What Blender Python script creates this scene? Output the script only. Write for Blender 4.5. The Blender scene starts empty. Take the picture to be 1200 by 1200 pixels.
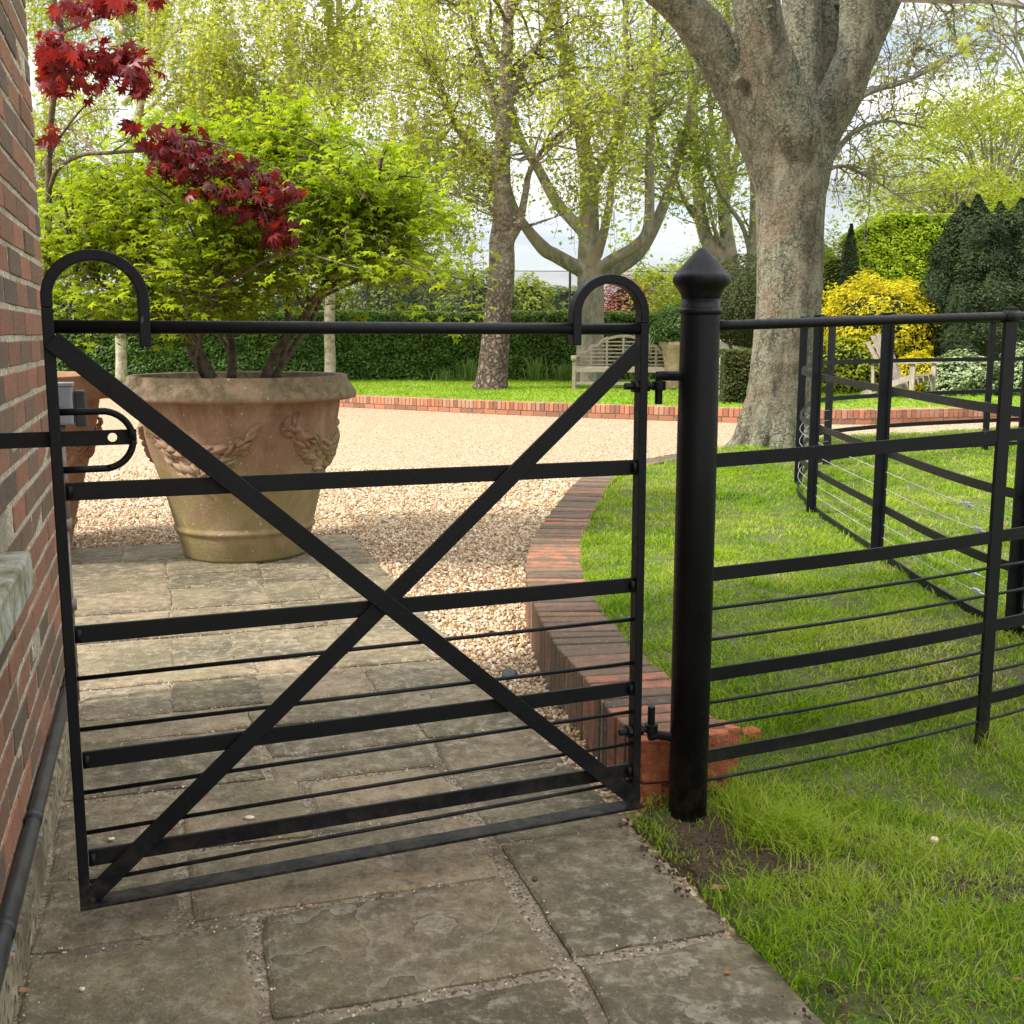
import bpy, math, random
import numpy as np
from math import sin, cos, pi, radians
random.seed(7); rng = np.random.default_rng(11)
C = bpy.context.scene.collection
S = bpy.context.scene

# ------------------------------------------------------------------ camera
F = 1303.; TH = radians(9.07); H = 1.25
cam = bpy.data.cameras.new('camera'); co = bpy.data.objects.new('camera', cam); C.objects.link(co)
co.location = (0, 0, H); co.rotation_euler = (radians(90) - TH, 0, 0)
cam.sensor_width = 36; cam.lens = F / 1200 * 36; cam.clip_end = 2000; cam.clip_start = .05
S.camera = co

def ray(x, y):
    u = (x - 600) / F; v = -(y - 600) / F
    return np.array([u, cos(TH) + v * sin(TH), -sin(TH) + v * cos(TH)])
O = np.array([0, 0, H])
def gz(x, y, z=0.):
    d = ray(x, y); return O + (z - H) / d[2] * d
def dep(x, y, Y):
    d = ray(x, y); return O + Y / d[1] * d
def px(p):      # world -> photo pixel
    p = np.atleast_2d(p) - O
    zc = p[:, 1] * cos(TH) - p[:, 2] * sin(TH); yc = p[:, 1] * sin(TH) + p[:, 2] * cos(TH)
    return 600 + F * p[:, 0] / zc, 600 - F * yc / zc

# ------------------------------------------------------------------ object helpers
def setp(o, label=None, cat=None, group=None, kind=None):
    if label: o['label'] = label
    if cat: o['category'] = cat
    if group: o['group'] = group
    if kind: o['kind'] = kind
    return o
def thing(name, label, cat, loc=(0, 0, 0), group=None):
    o = bpy.data.objects.new(name, None); C.objects.link(o); o.location = loc
    o.empty_display_size = .1
    return setp(o, label, cat, group)

class MB:
    """collects vertices, faces and one random value per face"""
    def __init__(s): s.V = []; s.F = []; s.R = []; s.n = 0
    def add(s, V, Fc, r=None):
        V = np.asarray(V, float).reshape(-1, 3); Fc = [tuple(i + s.n for i in f) for f in Fc]
        s.V.append(V); s.F += Fc; s.n += len(V)
        r = random.random() if r is None else r
        s.R += [r] * len(Fc)
        return s
    def build(s, name, m, parent=None, smooth=False, bevel=0, seg=2):
        V = np.concatenate(s.V) if s.V else np.zeros((0, 3))
        if parent is not None: V = V - np.array(base_of(parent))
        me = bpy.data.meshes.new(name); me.from_pydata(V.tolist(), [], s.F); me.update()
        a = me.attributes.new('rnd', 'FLOAT', 'FACE'); a.data.foreach_set('value', np.array(s.R, np.float32))
        if smooth: me.polygons.foreach_set('use_smooth', [True] * len(me.polygons))
        me.materials.append(m)
        o = bpy.data.objects.new(name, me); C.objects.link(o); o.parent = parent
        if bevel:
            b = o.modifiers.new('b', 'BEVEL'); b.width = bevel; b.segments = seg; b.limit_method = 'ANGLE'; b.angle_limit = radians(40)
            b.harden_normals = False
        return o
def base_of(o):
    p = np.zeros(3)
    while o is not None: p = p + np.array(o.location); o = o.parent
    return p
def quads(name, V, k, rnd, m, parent=None, smooth=False, faces=None):
    """V (n*k,3): n polygons of k corners each, built fast; or shared topology 'faces' (list of arrays of corner counts)"""
    V = np.asarray(V, np.float32).reshape(-1, 3)
    if parent is not None: V = V - base_of(parent).astype(np.float32)
    me = bpy.data.meshes.new(name); n = len(V)
    if faces is None:
        idx = np.arange(n, dtype=np.int32); tot = np.full(n // k, k, np.int32)
    else:
        idx = faces.reshape(-1).astype(np.int32); tot = np.full(faces.shape[0], faces.shape[1], np.int32)
    st = np.concatenate([[0], np.cumsum(tot)[:-1]]).astype(np.int32)
    me.vertices.add(n); me.vertices.foreach_set('co', np.ascontiguousarray(V, np.float32).ravel())
    me.loops.add(len(idx)); me.loops.foreach_set('vertex_index', idx)
    me.polygons.add(len(tot)); me.polygons.foreach_set('loop_start', st)
    try: me.polygons.foreach_set('loop_total', tot)
    except Exception: pass
    if smooth: me.polygons.foreach_set('use_smooth', [True] * len(tot))
    me.update(calc_edges=True)
    a = me.attributes.new('rnd', 'FLOAT', 'FACE'); a.data.foreach_set('value', np.asarray(rnd, np.float32))
    me.materials.append(m)
    o = bpy.data.objects.new(name, me); C.objects.link(o); o.parent = parent
    return o

def unit(v):
    v = np.asarray(v, float); n = np.linalg.norm(v); return v / n if n > 1e-9 else v
def box(mb, a, b, r=None):
    (x0, y0, z0), (x1, y1, z1) = a, b
    V = [(x0,y0,z0),(x1,y0,z0),(x1,y1,z0),(x0,y1,z0),(x0,y0,z1),(x1,y0,z1),(x1,y1,z1),(x0,y1,z1)]
    mb.add(V, [(0,3,2,1),(4,5,6,7),(0,1,5,4),(1,2,6,5),(2,3,7,6),(3,0,4,7)], r)
def obox(mb, c, ax, ay, az, hx, hy, hz, r=None, jit=0):
    c = np.asarray(c, float); ax, ay, az = unit(ax), unit(ay), unit(az)
    V = []
    for sz in (-1, 1):
        for sx, sy in ((-1,-1),(1,-1),(1,1),(-1,1)):
            V.append(c + ax*hx*sx + ay*hy*sy + az*hz*sz + (rng.normal(0, jit, 3) if jit else 0))
    mb.add(V, [(0,3,2,1),(4,5,6,7),(0,1,5,4),(1,2,6,5),(2,3,7,6),(3,0,4,7)], r)
def bar(mb, a, b, w, t, side, r=None):
    """flat bar a->b ; t thickness along 'side', w across"""
    a, b = np.asarray(a, float), np.asarray(b, float); d = unit(b - a); s = unit(np.asarray(side, float) - d * np.dot(side, d)); u = np.cross(s, d)
    obox(mb, (a + b) / 2, d, s, u, np.linalg.norm(b - a) / 2, t / 2, w / 2, r)
def sweep(mb, pts, w, t, side):
    """rectangular section swept on pts: w in plane across the path, t along 'side' (fixed)"""
    pts = [np.asarray(p, float) for p in pts]; s = unit(side); V = []
    for i, p in enumerate(pts):
        d = unit(pts[min(i+1, len(pts)-1)] - pts[max(i-1, 0)]); u = unit(np.cross(s, d))
        for a, b in ((-1,-1),(1,-1),(1,1),(-1,1)): V.append(p + u*w/2*a + s*t/2*b)
    Fc = [(0,1,2,3)[::-1]]
    for i in range(len(pts)-1):
        for k in range(4): Fc.append((4*i+k, 4*i+(k+1)%4, 4*i+4+(k+1)%4, 4*i+4+k))
    n = 4*(len(pts)-1); Fc.append((n, n+1, n+2, n+3)); mb.add(V, Fc)
def tube(mb, pts, rad, seg=8, caps=True, r=None, lump=0):
    pts = np.asarray(pts, float); n = len(pts); rad = np.broadcast_to(np.asarray(rad, float), (n,))
    d = np.gradient(pts, axis=0); d /= np.linalg.norm(d, axis=1)[:, None] + 1e-12
    ref = np.array([0, 0, 1.]) if abs(d[:, 2]).mean() < .8 else np.array([1., 0, 0])
    u = np.cross(d, ref); u /= np.linalg.norm(u, axis=1)[:, None] + 1e-12; v = np.cross(d, u)
    a = np.arange(seg) * 2 * pi / seg
    rr = rad[:, None] * (1 + (rng.normal(0, lump, (n, seg)) if lump else 0))
    V = pts[:, None, :] + rr[:, :, None] * (np.cos(a)[None, :, None] * u[:, None, :] + np.sin(a)[None, :, None] * v[:, None, :])
    Fc = [(i*seg+k, i*seg+(k+1)%seg, (i+1)*seg+(k+1)%seg, (i+1)*seg+k) for i in range(n-1) for k in range(seg)]
    if caps: Fc += [tuple(range(seg))[::-1], tuple(range((n-1)*seg, n*seg))]
    mb.add(V.reshape(-1, 3), Fc, r)
def lathe(mb, c, prof, seg=48, r=None, wob=None):
    c = np.asarray(c, float); V = []; n = len(prof)
    for rr, z in prof:
        for k in range(seg):
            a = 2*pi*k/seg; q = rr * (1 + (wob(a, z) if wob else 0)); V.append(c + (q*cos(a), q*sin(a), z))
    Fc = [(i*seg+k, i*seg+(k+1)%seg, (i+1)*seg+(k+1)%seg, (i+1)*seg+k) for i in range(n-1) for k in range(seg)]
    Fc += [tuple(range(seg))[::-1], tuple(range((n-1)*seg, n*seg))]
    mb.add(V, Fc, r)
def spline(P, n=10):
    P = [np.asarray(p, float) for p in P]; Q = [2*P[0]-P[1]] + P + [2*P[-1]-P[-2]]; out = []
    for i in range(1, len(Q)-2):
        p0, p1, p2, p3 = Q[i-1:i+3]
        for t in np.arange(n)/n:
            out.append(.5*((2*p1)+(p2-p0)*t+(2*p0-5*p1+4*p2-p3)*t*t+(3*p1-p0-3*p2+p3)*t**3))
    out.append(P[-1]); return np.array(out)
def arclen(P):
    P = np.asarray(P); return np.concatenate([[0], np.cumsum(np.linalg.norm(np.diff(P, axis=0), axis=1))])
def resample(P, step):
    L = arclen(P); s = np.arange(0, L[-1], step); return np.stack([np.interp(s, L, P[:, i]) for i in range(P.shape[1])], 1)
def sstep(a, b, x):
    t = np.clip((x - a) / (b - a), 0, 1); return t*t*(3-2*t)

# ------------------------------------------------------------------ materials
class NT:
    def __init__(s, name):
        s.m = bpy.data.materials.new(name); s.m.use_nodes = True; s.t = s.m.node_tree; s.b = s.t.nodes['Principled BSDF']
        s.pos = s.n('ShaderNodeNewGeometry').outputs['Position']
    def n(s, ty, **kw):
        x = s.t.nodes.new(ty)
        for k, v in kw.items():
            if k in x.inputs: s.set(x.inputs[k], v)
            else: setattr(x, k, v)
        return x
    def set(s, inp, v):
        if isinstance(v, bpy.types.NodeSocket): s.t.links.new(v, inp)
        else: inp.default_value = v
    def map(s, scale=(1,1,1), rot=(0,0,0), vec=None):
        x = s.n('ShaderNodeMapping'); s.set(x.inputs['Vector'], vec or s.pos); x.inputs['Scale'].default_value = scale; x.inputs['Rotation'].default_value = rot
        return x.outputs[0]
    def noise(s, scale, detail=4, rough=.55, vec=None, dist=0):
        return s.n('ShaderNodeTexNoise', Vector=vec or s.pos, Scale=scale, Detail=detail, Roughness=rough, Distortion=dist).outputs['Fac']
    def vor(s, scale, feature='F1', vec=None, out='Distance', rand=1):
        return s.n('ShaderNodeTexVoronoi', feature=feature, Vector=vec or s.pos, Scale=scale, Randomness=rand).outputs[out]
    def ramp(s, fac, stops, interp='LINEAR'):
        x = s.n('ShaderNodeValToRGB'); s.set(x.inputs[0], fac); e = x.color_ramp.elements; x.color_ramp.interpolation = interp
        while len(e) < len(stops): e.new(.5)
        for i, (p, c) in enumerate(stops):
            e[i].position = p; e[i].color = (*c, 1) if len(c) == 3 else c
        return x.outputs[0]
    def mix(s, fac, a, b, mode='MIX'):
        x = s.n('ShaderNodeMix', data_type='RGBA', blend_type=mode); s.set(x.inputs[0], fac)
        for i, v in ((6, a), (7, b)): s.set(x.inputs[i], v if isinstance(v, bpy.types.NodeSocket) else (*v, 1))
        return x.outputs[2]
    def math(s, op, a, b=0., c=0.):
        x = s.n('ShaderNodeMath', operation=op); s.set(x.inputs[0], a); s.set(x.inputs[1], b); s.set(x.inputs[2], c); return x.outputs[0]
    def rng(s, v, a, b, c=0., d=1.):
        x = s.n('ShaderNodeMapRange'); s.set(x.inputs[0], v); x.inputs[1].default_value=a; x.inputs[2].default_value=b; x.inputs[3].default_value=c; x.inputs[4].default_value=d; return x.outputs[0]
    def attr(s, name='rnd'): return s.n('ShaderNodeAttribute', attribute_name=name).outputs['Fac']
    def bump(s, h, dist=.01, strength=1., prev=None):
        x = s.n('ShaderNodeBump', Height=h, Distance=dist, Strength=strength)
        if prev: s.set(x.inputs['Normal'], prev)
        return x.outputs[0]
    def out(s, col=None, rough=None, nrm=None, **kw):
        if col is not None: s.set(s.b.inputs['Base Color'], col if isinstance(col, bpy.types.NodeSocket) else (*col, 1))
        if rough is not None: s.set(s.b.inputs['Roughness'], rough)
        if nrm is not None: s.set(s.b.inputs['Normal'], nrm)
        for k, v in kw.items(): s.set(s.b.inputs[k.replace('_', ' ')], v)
        return s.m

def metal_mat(name, col, rough=.42):
    t = NT(name); n1 = t.noise(60, 5); n2 = t.noise(6, 4)
    c = t.mix(t.rng(n2, .35, .7), [x*.75 for x in col], [x*1.35 for x in col])
    c = t.mix(t.math('MULTIPLY', t.rng(t.noise(85, 2, .5, vec=t.map((1,1,.3), rot=(.1,.12,0))), .765, .785), .4), c, (.22,.2,.18))
    zz = t.n('ShaderNodeSeparateXYZ', Vector=t.pos).outputs[2]; c = t.mix(t.math('MULTIPLY', t.math('MULTIPLY', t.rng(zz, .22, .02), t.rng(t.noise(22, 5, .7), .42, .62)), .45), c, (.10,.075,.05))
    dust = t.rng(t.noise(180, 3), .66, .74); c = t.mix(t.math('MULTIPLY', dust, .25), c, (.12, .11, .1))
    return t.out(c, t.rng(n1, .3, .7, rough-.06, rough+.14), t.bump(t.noise(140, 3), .0008, .6), Specular_IOR_Level=.24)
M_BLACK = metal_mat('black_paint', (.0038, .0046, .0062), .46)
M_FAR = metal_mat('weathered_black_paint', (.03, .03, .032), .55)
M_STEEL = metal_mat('galvanised_steel', (.45, .47, .5), .35); M_STEEL.node_tree.nodes['Principled BSDF'].inputs['Metallic'].default_value = .8
M_WIRE = metal_mat('bright_wire', (.30,.30,.29), .5)

def leaf_mat(name, cols, trans=.45, rough=.55, gloss=.16, nscale=1.2):
    t = NT(name); f = t.attr(); n = t.noise(nscale, 2)
    f2 = t.math('ADD', t.math('MULTIPLY', f, .7), t.math('MULTIPLY', t.rng(n, .3, .7), .3))
    k = len(cols); c = t.ramp(f2, [(i/(k-1), cc) for i, cc in enumerate(cols)])
    t.out(c, rough, None); t.b.inputs['Specular IOR Level'].default_value = gloss
    tr = t.n('ShaderNodeBsdfTranslucent'); t.set(tr.inputs[0], t.mix(1., c, (1.25, 1.2, .6), 'MULTIPLY'))
    mx = t.n('ShaderNodeMixShader'); mx.inputs[0].default_value = trans
    t.t.links.new(t.b.outputs[0], mx.inputs[1]); t.t.links.new(tr.outputs[0], mx.inputs[2])
    t.t.links.new(mx.outputs[0], t.t.nodes['Material Output'].inputs[0]); return t.m
M_ACER = leaf_mat('acer_leaf', [(.10,.18,.012),(.23,.33,.016),(.35,.45,.024),(.47,.56,.04)], .5)
M_RED = leaf_mat('red_maple_leaf', [(.06,.009,.012),(.13,.012,.016),(.24,.016,.018),(.50,.035,.02)], .5, .4, .4)
M_BIRCH = leaf_mat('birch_leaf', [(.20,.26,.03),(.34,.40,.05),(.48,.52,.08),(.58,.58,.13)], .5)
M_PLANE = leaf_mat('young_plane_leaf', [(.14,.20,.03),(.24,.31,.045),(.36,.42,.07),(.46,.48,.11)], .5)
M_PLANE2 = leaf_mat('sparse_plane_leaf', [(.14,.17,.04),(.22,.25,.06),(.30,.31,.09),(.27,.19,.09)], .5)
M_HEDGE = leaf_mat('hedge_leaf', [(.02,.055,.008),(.05,.115,.015),(.10,.19,.024),(.18,.29,.04)], .25, .4, .35)
M_HEDGETIP = leaf_mat('hedge_tip_leaf', [(.15,.25,.02),(.28,.38,.03),(.40,.48,.05)], .4)
M_BEECH = leaf_mat('beech_leaf', [(.24,.34,.018),(.38,.50,.025),(.50,.60,.04)], .45)
M_YEW = leaf_mat('yew_needle', [(.012,.02,.009),(.026,.042,.014),(.075,.105,.03)], .1, .6, .12)
M_OLIVE = leaf_mat('clipped_box_leaf', [(.025,.035,.008),(.05,.065,.014),(.1,.105,.022)], .2)
M_GOLD = leaf_mat('golden_leaf', [(.30,.28,.012),(.50,.44,.014),(.66,.56,.02),(.72,.64,.05)], .4)
M_GOLDB = leaf_mat('lime_leaf', [(.16,.22,.02),(.30,.36,.03),(.48,.50,.05)], .45)
M_VARI = leaf_mat('variegated_leaf', [(.10,.16,.06),(.30,.38,.18),(.60,.64,.45)], .3)
M_PINK = leaf_mat('copper_leaf', [(.20,.06,.05),(.30,.11,.09),(.36,.17,.13)], .35)
M_FARG = leaf_mat('far_leaf', [(.08,.12,.03),(.14,.19,.045),(.22,.28,.08)], .35)
M_STRAP = leaf_mat('strap_leaf', [(.06,.12,.02),(.14,.22,.05),(.26,.32,.1)], .35)
M_GRASS = leaf_mat('grass_blade', [(.05,.115,.005),(.13,.26,.008),(.23,.39,.012),(.34,.46,.03),(.58,.50,.25)], .45, .5, .12, .9)
M_DRY = leaf_mat('fallen_leaf', [(.30,.16,.06),(.42,.27,.12)], .2)

def m_bark(kind):
    t = NT('bark_' + kind)
    if kind == 'plane':
        big = t.noise(1.7, 3, vec=t.map((1,1,.5))); fine = t.noise(34, 6, .72); st = t.noise(9, 6, .65, vec=t.map((1,1,.28)), dist=.6)
        c = t.ramp(st, [(.32,(.036,.03,.016)),(.44,(.105,.085,.05)),(.56,(.18,.152,.098)),(.68,(.26,.228,.155))])
        lich = t.math('MULTIPLY', t.rng(fine, .48, .56), t.rng(big, .34, .54))
        c = t.mix(t.math('MULTIPLY', lich, .75), c, (.27,.305,.21))
        c = t.mix(t.math('MULTIPLY', t.rng(t.noise(2.6, 3), .56, .68), .5), c, (.22,.14,.085))
        c = t.mix(t.math('MULTIPLY', t.rng(t.noise(48, 4, .7), .54, .62), .7), c, (.075,.065,.04))
        wv = t.n('ShaderNodeVectorMath', operation='MULTIPLY_ADD'); t.set(wv.inputs[0], t.n('ShaderNodeTexNoise', Vector=t.pos, Scale=9., Detail=4.).outputs['Color']); wv.inputs[1].default_value = (.2,.2,.2); t.set(wv.inputs[2], t.pos)
        ck = t.rng(t.vor(17, 'DISTANCE_TO_EDGE', t.map((1,1,.45), vec=wv.outputs[0])), 0., .06); ckm = t.math('MULTIPLY', t.math('SUBTRACT', 1., ck), t.rng(t.noise(5, 3), .42, .58))
        c = t.mix(t.math('MULTIPLY', ckm, .7), c, (.06,.045,.028))
        h = t.math('SUBTRACT', t.math('ADD', t.math('MULTIPLY', st, .6), t.math('MULTIPLY', fine, .8)), t.math('MULTIPLY', ckm, .5))
        return t.out(c, .85, t.bump(h, .03, 1.))
    if kind == 'birch':
        z = t.n('ShaderNodeSeparateXYZ', Vector=t.pos).outputs[2]
        wv = t.n('ShaderNodeVectorMath', operation='MULTIPLY_ADD'); t.set(wv.inputs[0], t.n('ShaderNodeTexNoise', Vector=t.pos, Scale=7., Detail=5.).outputs['Color']); wv.inputs[1].default_value = (.28,.28,.28); t.set(wv.inputs[2], t.pos); WP = wv.outputs[0]
        mp = t.map((1,1,.42), vec=WP); v = t.vor(11, 'F1', mp); e = t.rng(t.vor(11, 'DISTANCE_TO_EDGE', t.map((1,1,.55), vec=WP)), 0, .2)
        n = t.noise(14, 6, .7, vec=mp, dist=1)
        rough = t.mix(e, (.075,.05,.035), t.ramp(n, [(.35,(.13,.08,.055)),(.52,(.26,.17,.12)),(.62,(.52,.43,.36))]))
        pale = t.ramp(t.noise(5, 5, .7, vec=t.map((1,1,1.6))), [(.38,(.20,.135,.095)),(.5,(.42,.33,.26)),(.65,(.58,.5,.42))])
        k = t.rng(t.math('ADD', z, t.math('MULTIPLY', t.noise(2, 4), 1.6)), 2.3, 3.9)
        c = t.mix(k, rough, pale)
        return t.out(c, .85, t.bump(t.math('ADD', t.math('MULTIPLY', e, .6), t.math('MULTIPLY', n, .7)), .12, 1))
    if kind == 'pale':
        c = t.ramp(t.noise(7, 6, .7), [(.35,(.22,.165,.115)),(.5,(.38,.31,.23)),(.65,(.50,.43,.34))])
        return t.out(c, .8, t.bump(t.noise(20, 5), .02))
    if kind == 'grey':
        n = t.noise(10, 6, .65, vec=t.map((1,1,.5))); c = t.ramp(n, [(.32,(.11,.095,.065)),(.5,(.20,.18,.13)),(.66,(.28,.27,.2))])
        c = t.mix(t.rng(t.noise(3, 3), .5, .62), c, (.25,.19,.13))
        return t.out(c, .85, t.bump(n, .04))
    c = t.ramp(t.noise(30, 4), [(.35,(.05,.032,.022)),(.6,(.14,.10,.06))]); return t.out(c, .75, t.bump(t.noise(60, 4), .006))
M_BPLANE, M_BBIRCH, M_BPALE, M_BGREY, M_BTWIG = [m_bark(k) for k in ('plane', 'birch', 'pale', 'grey', 'twig')]

def m_brick():
    t = NT('wall_brick'); f = t.attr()
    c = t.ramp(f, [(0,(.095,.064,.042)),(.14,(.13,.084,.053)),(.30,(.17,.10,.06)),(.42,(.21,.088,.05)),(.6,(.28,.115,.062)),(.78,(.36,.145,.078)),(.9,(.24,.115,.07)),(1,(.15,.105,.07))])
    n = t.noise(28, 6, .65); c = t.mix(t.rng(n, .42, .66), c, t.mix(.5, c, (.10,.075,.055)), 'MIX')
    c = t.mix(t.math('MULTIPLY', t.rng(t.noise(90, 4), .58, .7), .35), c, (.33,.28,.22))
    c = t.mix(t.math('MULTIPLY', t.rng(t.noise(4, 3), .5, .7), .25), c, (.10,.10,.06))
    return t.out(c, .9, t.bump(t.math('ADD', t.noise(60, 6, .7), t.math('MULTIPLY', t.vor(110), .4)), .005, .9))
M_BRICK = m_brick()
def m_mortar(name, a, b, sc=120, d=.004):
    t = NT(name); c = t.mix(t.rng(t.noise(sc*.3, 6, .7), .35, .65), a, b)
    c = t.mix(t.rng(t.vor(sc, out='Color'), .7, .95), c, [min(1, x*1.5) for x in b]); c = t.mix(t.rng(t.vor(sc*1.7, out='Color'), .38, .2), c, [x*.45 for x in a]); c = t.mix(t.rng(t.noise(3, 4), .5, .68), c, [x*.6 for x in a])
    return t.out(c, .95, t.bump(t.noise(sc, 5, .7), d, 1))
M_MORTAR = m_mortar('lime_mortar', (.42,.365,.26), (.56,.50,.38), 90, .006)
M_JOINT = m_mortar('sandy_joint', (.26,.20,.13), (.42,.345,.24), 90, .012)
M_SOIL = m_mortar('soil', (.07,.038,.02), (.15,.09,.05), 60, .03)
M_LEDGE = m_mortar('old_render', (.19,.155,.09), (.30,.255,.16), 40, .008)

def m_kerb():
    t = NT('kerb_brick'); f = t.attr()
    c = t.ramp(f, [(0,(.075,.05,.035)),(.3,(.13,.085,.055)),(.55,(.19,.11,.07)),(.75,(.25,.13,.08)),(.9,(.36,.15,.08)),(1,(.42,.15,.075))])
    n = t.noise(16, 6, .7); c = t.mix(t.math('MULTIPLY', t.rng(n, .42, .6), .8), c, (.13,.095,.065))
    c = t.mix(t.math('MULTIPLY', t.rng(t.noise(45, 5, .7), .56, .66), .55), c, (.28,.21,.14))
    c = t.mix(t.math('MULTIPLY', t.rng(t.noise(5, 4), .55, .66), .5), c, (.14,.12,.045))
    return t.out(c, .92, t.bump(t.math('ADD', t.noise(50, 6, .75), n), .008, 1))
M_KERB = m_kerb()
def m_kerbfar():
    t = NT('far_kerb_brick'); f = t.attr()
    c = t.ramp(f, [(0,(.20,.10,.06)),(.4,(.36,.15,.085)),(.7,(.48,.19,.10)),(1,(.36,.22,.15))])
    return t.out(c, .9, t.bump(t.noise(40, 4), .006))
M_KERBFAR = m_kerbfar()
def m_broken():
    t = NT('broken_brick'); n = t.noise(30, 6, .7)
    c = t.ramp(n, [(.3,(.30,.075,.035)),(.5,(.52,.15,.06)),(.7,(.62,.26,.14))]); return t.out(c, .95, t.bump(n, .03))
M_BROKEN = m_broken()

def m_slab():
    t = NT('riven_flagstone'); f = t.attr()
    off = t.n('ShaderNodeVectorMath', operation='ADD'); t.set(off.inputs[0], t.pos)
    cb = t.n('ShaderNodeCombineXYZ'); t.set(cb.inputs[0], t.math('MULTIPLY', f, 37.)); t.set(cb.inputs[1], t.math('MULTIPLY', f, 91.)); t.set(off.inputs[1], cb.outputs[0]); P = off.outputs[0]
    basec = t.ramp(f, [(0,(.115,.095,.056)),(.25,(.185,.148,.095)),(.5,(.245,.19,.122)),(.75,(.16,.138,.085)),(1,(.27,.21,.135))])
    n1 = t.noise(3.2, 6, .6, P, .2); n2 = t.noise(19, 8, .72, P, .15); n3 = t.noise(70, 5, .7, P)
    c = t.mix(t.rng(n1, .38, .62), t.mix(1., basec, (.68,.66,.6), 'MULTIPLY'), t.mix(1., basec, (1.45,1.36,1.22), 'MULTIPLY'))
    c = t.mix(t.math('MULTIPLY', t.rng(n2, .5, .64), .75), c, (.42,.365,.26))
    c = t.mix(t.math('MULTIPLY', t.rng(n2, .47, .35), .7), c, (.085,.07,.046))
    c = t.mix(t.math('MULTIPLY', t.rng(t.noise(1.7, 4, .6, P), .48, .66), .45), c, (.155,.14,.06))
    spk = t.rng(t.vor(34, vec=P), .13, .06); spk = t.math('MULTIPLY', spk, t.rng(t.noise(6, 3, .5, P), .52, .62))
    c = t.mix(t.math('MULTIPLY', t.rng(n3, .56, .7), .5), c, (.40,.35,.26)); c = t.mix(t.math('MULTIPLY', t.rng(n3, .44, .32), .5), c, (.08,.065,.045)); c = t.mix(t.math('MULTIPLY', spk, .75), c, (.52,.47,.37))
    dk = t.math('MULTIPLY', t.rng(t.vor(21, vec=P), .08, .04), t.rng(t.noise(9, 2, .5, P), .5, .6)); c = t.mix(t.math('MULTIPLY', dk, .7), c, (.05,.04,.03))
    # riven steps: terraced low frequency noise
    nn = t.noise(1.7, 6, .5, P, .15); st = t.math('SNAP', nn, .085); lm = t.rng(t.noise(2.3, 2, .5, P), .48, .56); edge = t.math('SUBTRACT', nn, st)
    c = t.mix(t.math('MULTIPLY', t.math('MULTIPLY', t.rng(edge, .006, .0), .65), lm), c, (.055,.045,.03)); c = t.mix(t.math('MULTIPLY', t.math('MULTIPLY', t.rng(edge, .066, .084), .4), lm), c, (.46,.40,.29))
    h = t.math('ADD', t.math('MULTIPLY', st, 1.3), t.math('ADD', t.math('MULTIPLY', n2, .35), t.math('MULTIPLY', n3, .3)))
    return t.out(c, .8, t.bump(h, .035, 1.))
M_SLAB = m_slab()
def m_gravel():
    t = NT('gravel'); v = t.n('ShaderNodeTexVoronoi', Vector=t.pos, Scale=58.)
    c = t.ramp(t.n('ShaderNodeSeparateColor', Color=v.outputs['Color']).outputs[0], [(0,(.20,.12,.06)),(.3,(.38,.26,.14)),(.6,(.52,.38,.22)),(.85,(.64,.51,.34)),(1,(.76,.67,.52))])
    c = t.mix(t.rng(v.outputs['Distance'], .45, .75), c, (.16,.105,.06))
    c = t.mix(t.math('MULTIPLY', t.rng(t.noise(1.1, 4), .45, .65), .25), c, (.40,.28,.16))
    return t.out(c, .85, t.bump(t.math('SUBTRACT', 1., v.outputs['Distance']), .012, .8))
M_GRAVEL = m_gravel()
def m_pebble():
    t = NT('pebble'); f = t.attr()
    c = t.ramp(f, [(0,(.15,.085,.04)),(.12,(.30,.18,.09)),(.35,(.44,.29,.155)),(.65,(.56,.40,.235)),(.88,(.66,.53,.36)),(1,(.78,.71,.58))])
    return t.out(c, .7, t.bump(t.noise(120, 3), .001))
M_PEB = m_pebble()
def m_lawn():
    t = NT('turf'); b = t.attr('bare'); n = t.noise(30, 5, .7)
    g = t.ramp(t.noise(5, 6, .7), [(.3,(.05,.08,.010)),(.5,(.11,.16,.018)),(.7,(.19,.22,.045))])
    g = t.mix(t.rng(n, .48, .6), g, (.10,.105,.035))
    far = t.rng(t.n('ShaderNodeSeparateXYZ', Vector=t.pos).outputs[1], 5, 10)
    k = t.rng(t.math('ADD', b, t.math('MULTIPLY', t.math('SUBTRACT', n, .5), 1.7)), .35, .6)
    g = t.mix(t.math('MULTIPLY', t.rng(t.noise(12, 4, .7), .5, .62), .7), g, (.20,.16,.085)); c = t.mix(k, g, t.mix(n, (.055,.03,.014), (.17,.105,.055)))
    return t.out(c, .95, t.bump(t.noise(70, 5, .7), .03, 1))
M_LAWN = m_lawn()
def m_farlawn():
    t = NT('far_turf'); n = t.noise(9, 6, .75, vec=t.map((1,.5,1)))
    c = t.ramp(n, [(.3,(.12,.22,.015)),(.5,(.19,.31,.022)),(.7,(.27,.38,.04))]); c = t.mix(t.rng(t.noise(.8, 4), .45, .6), c, t.mix(.5, c, (.22,.28,.05)))
    return t.out(c, .95, t.bump(t.noise(40, 4), .03))
M_FARLAWN = m_farlawn()
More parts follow.
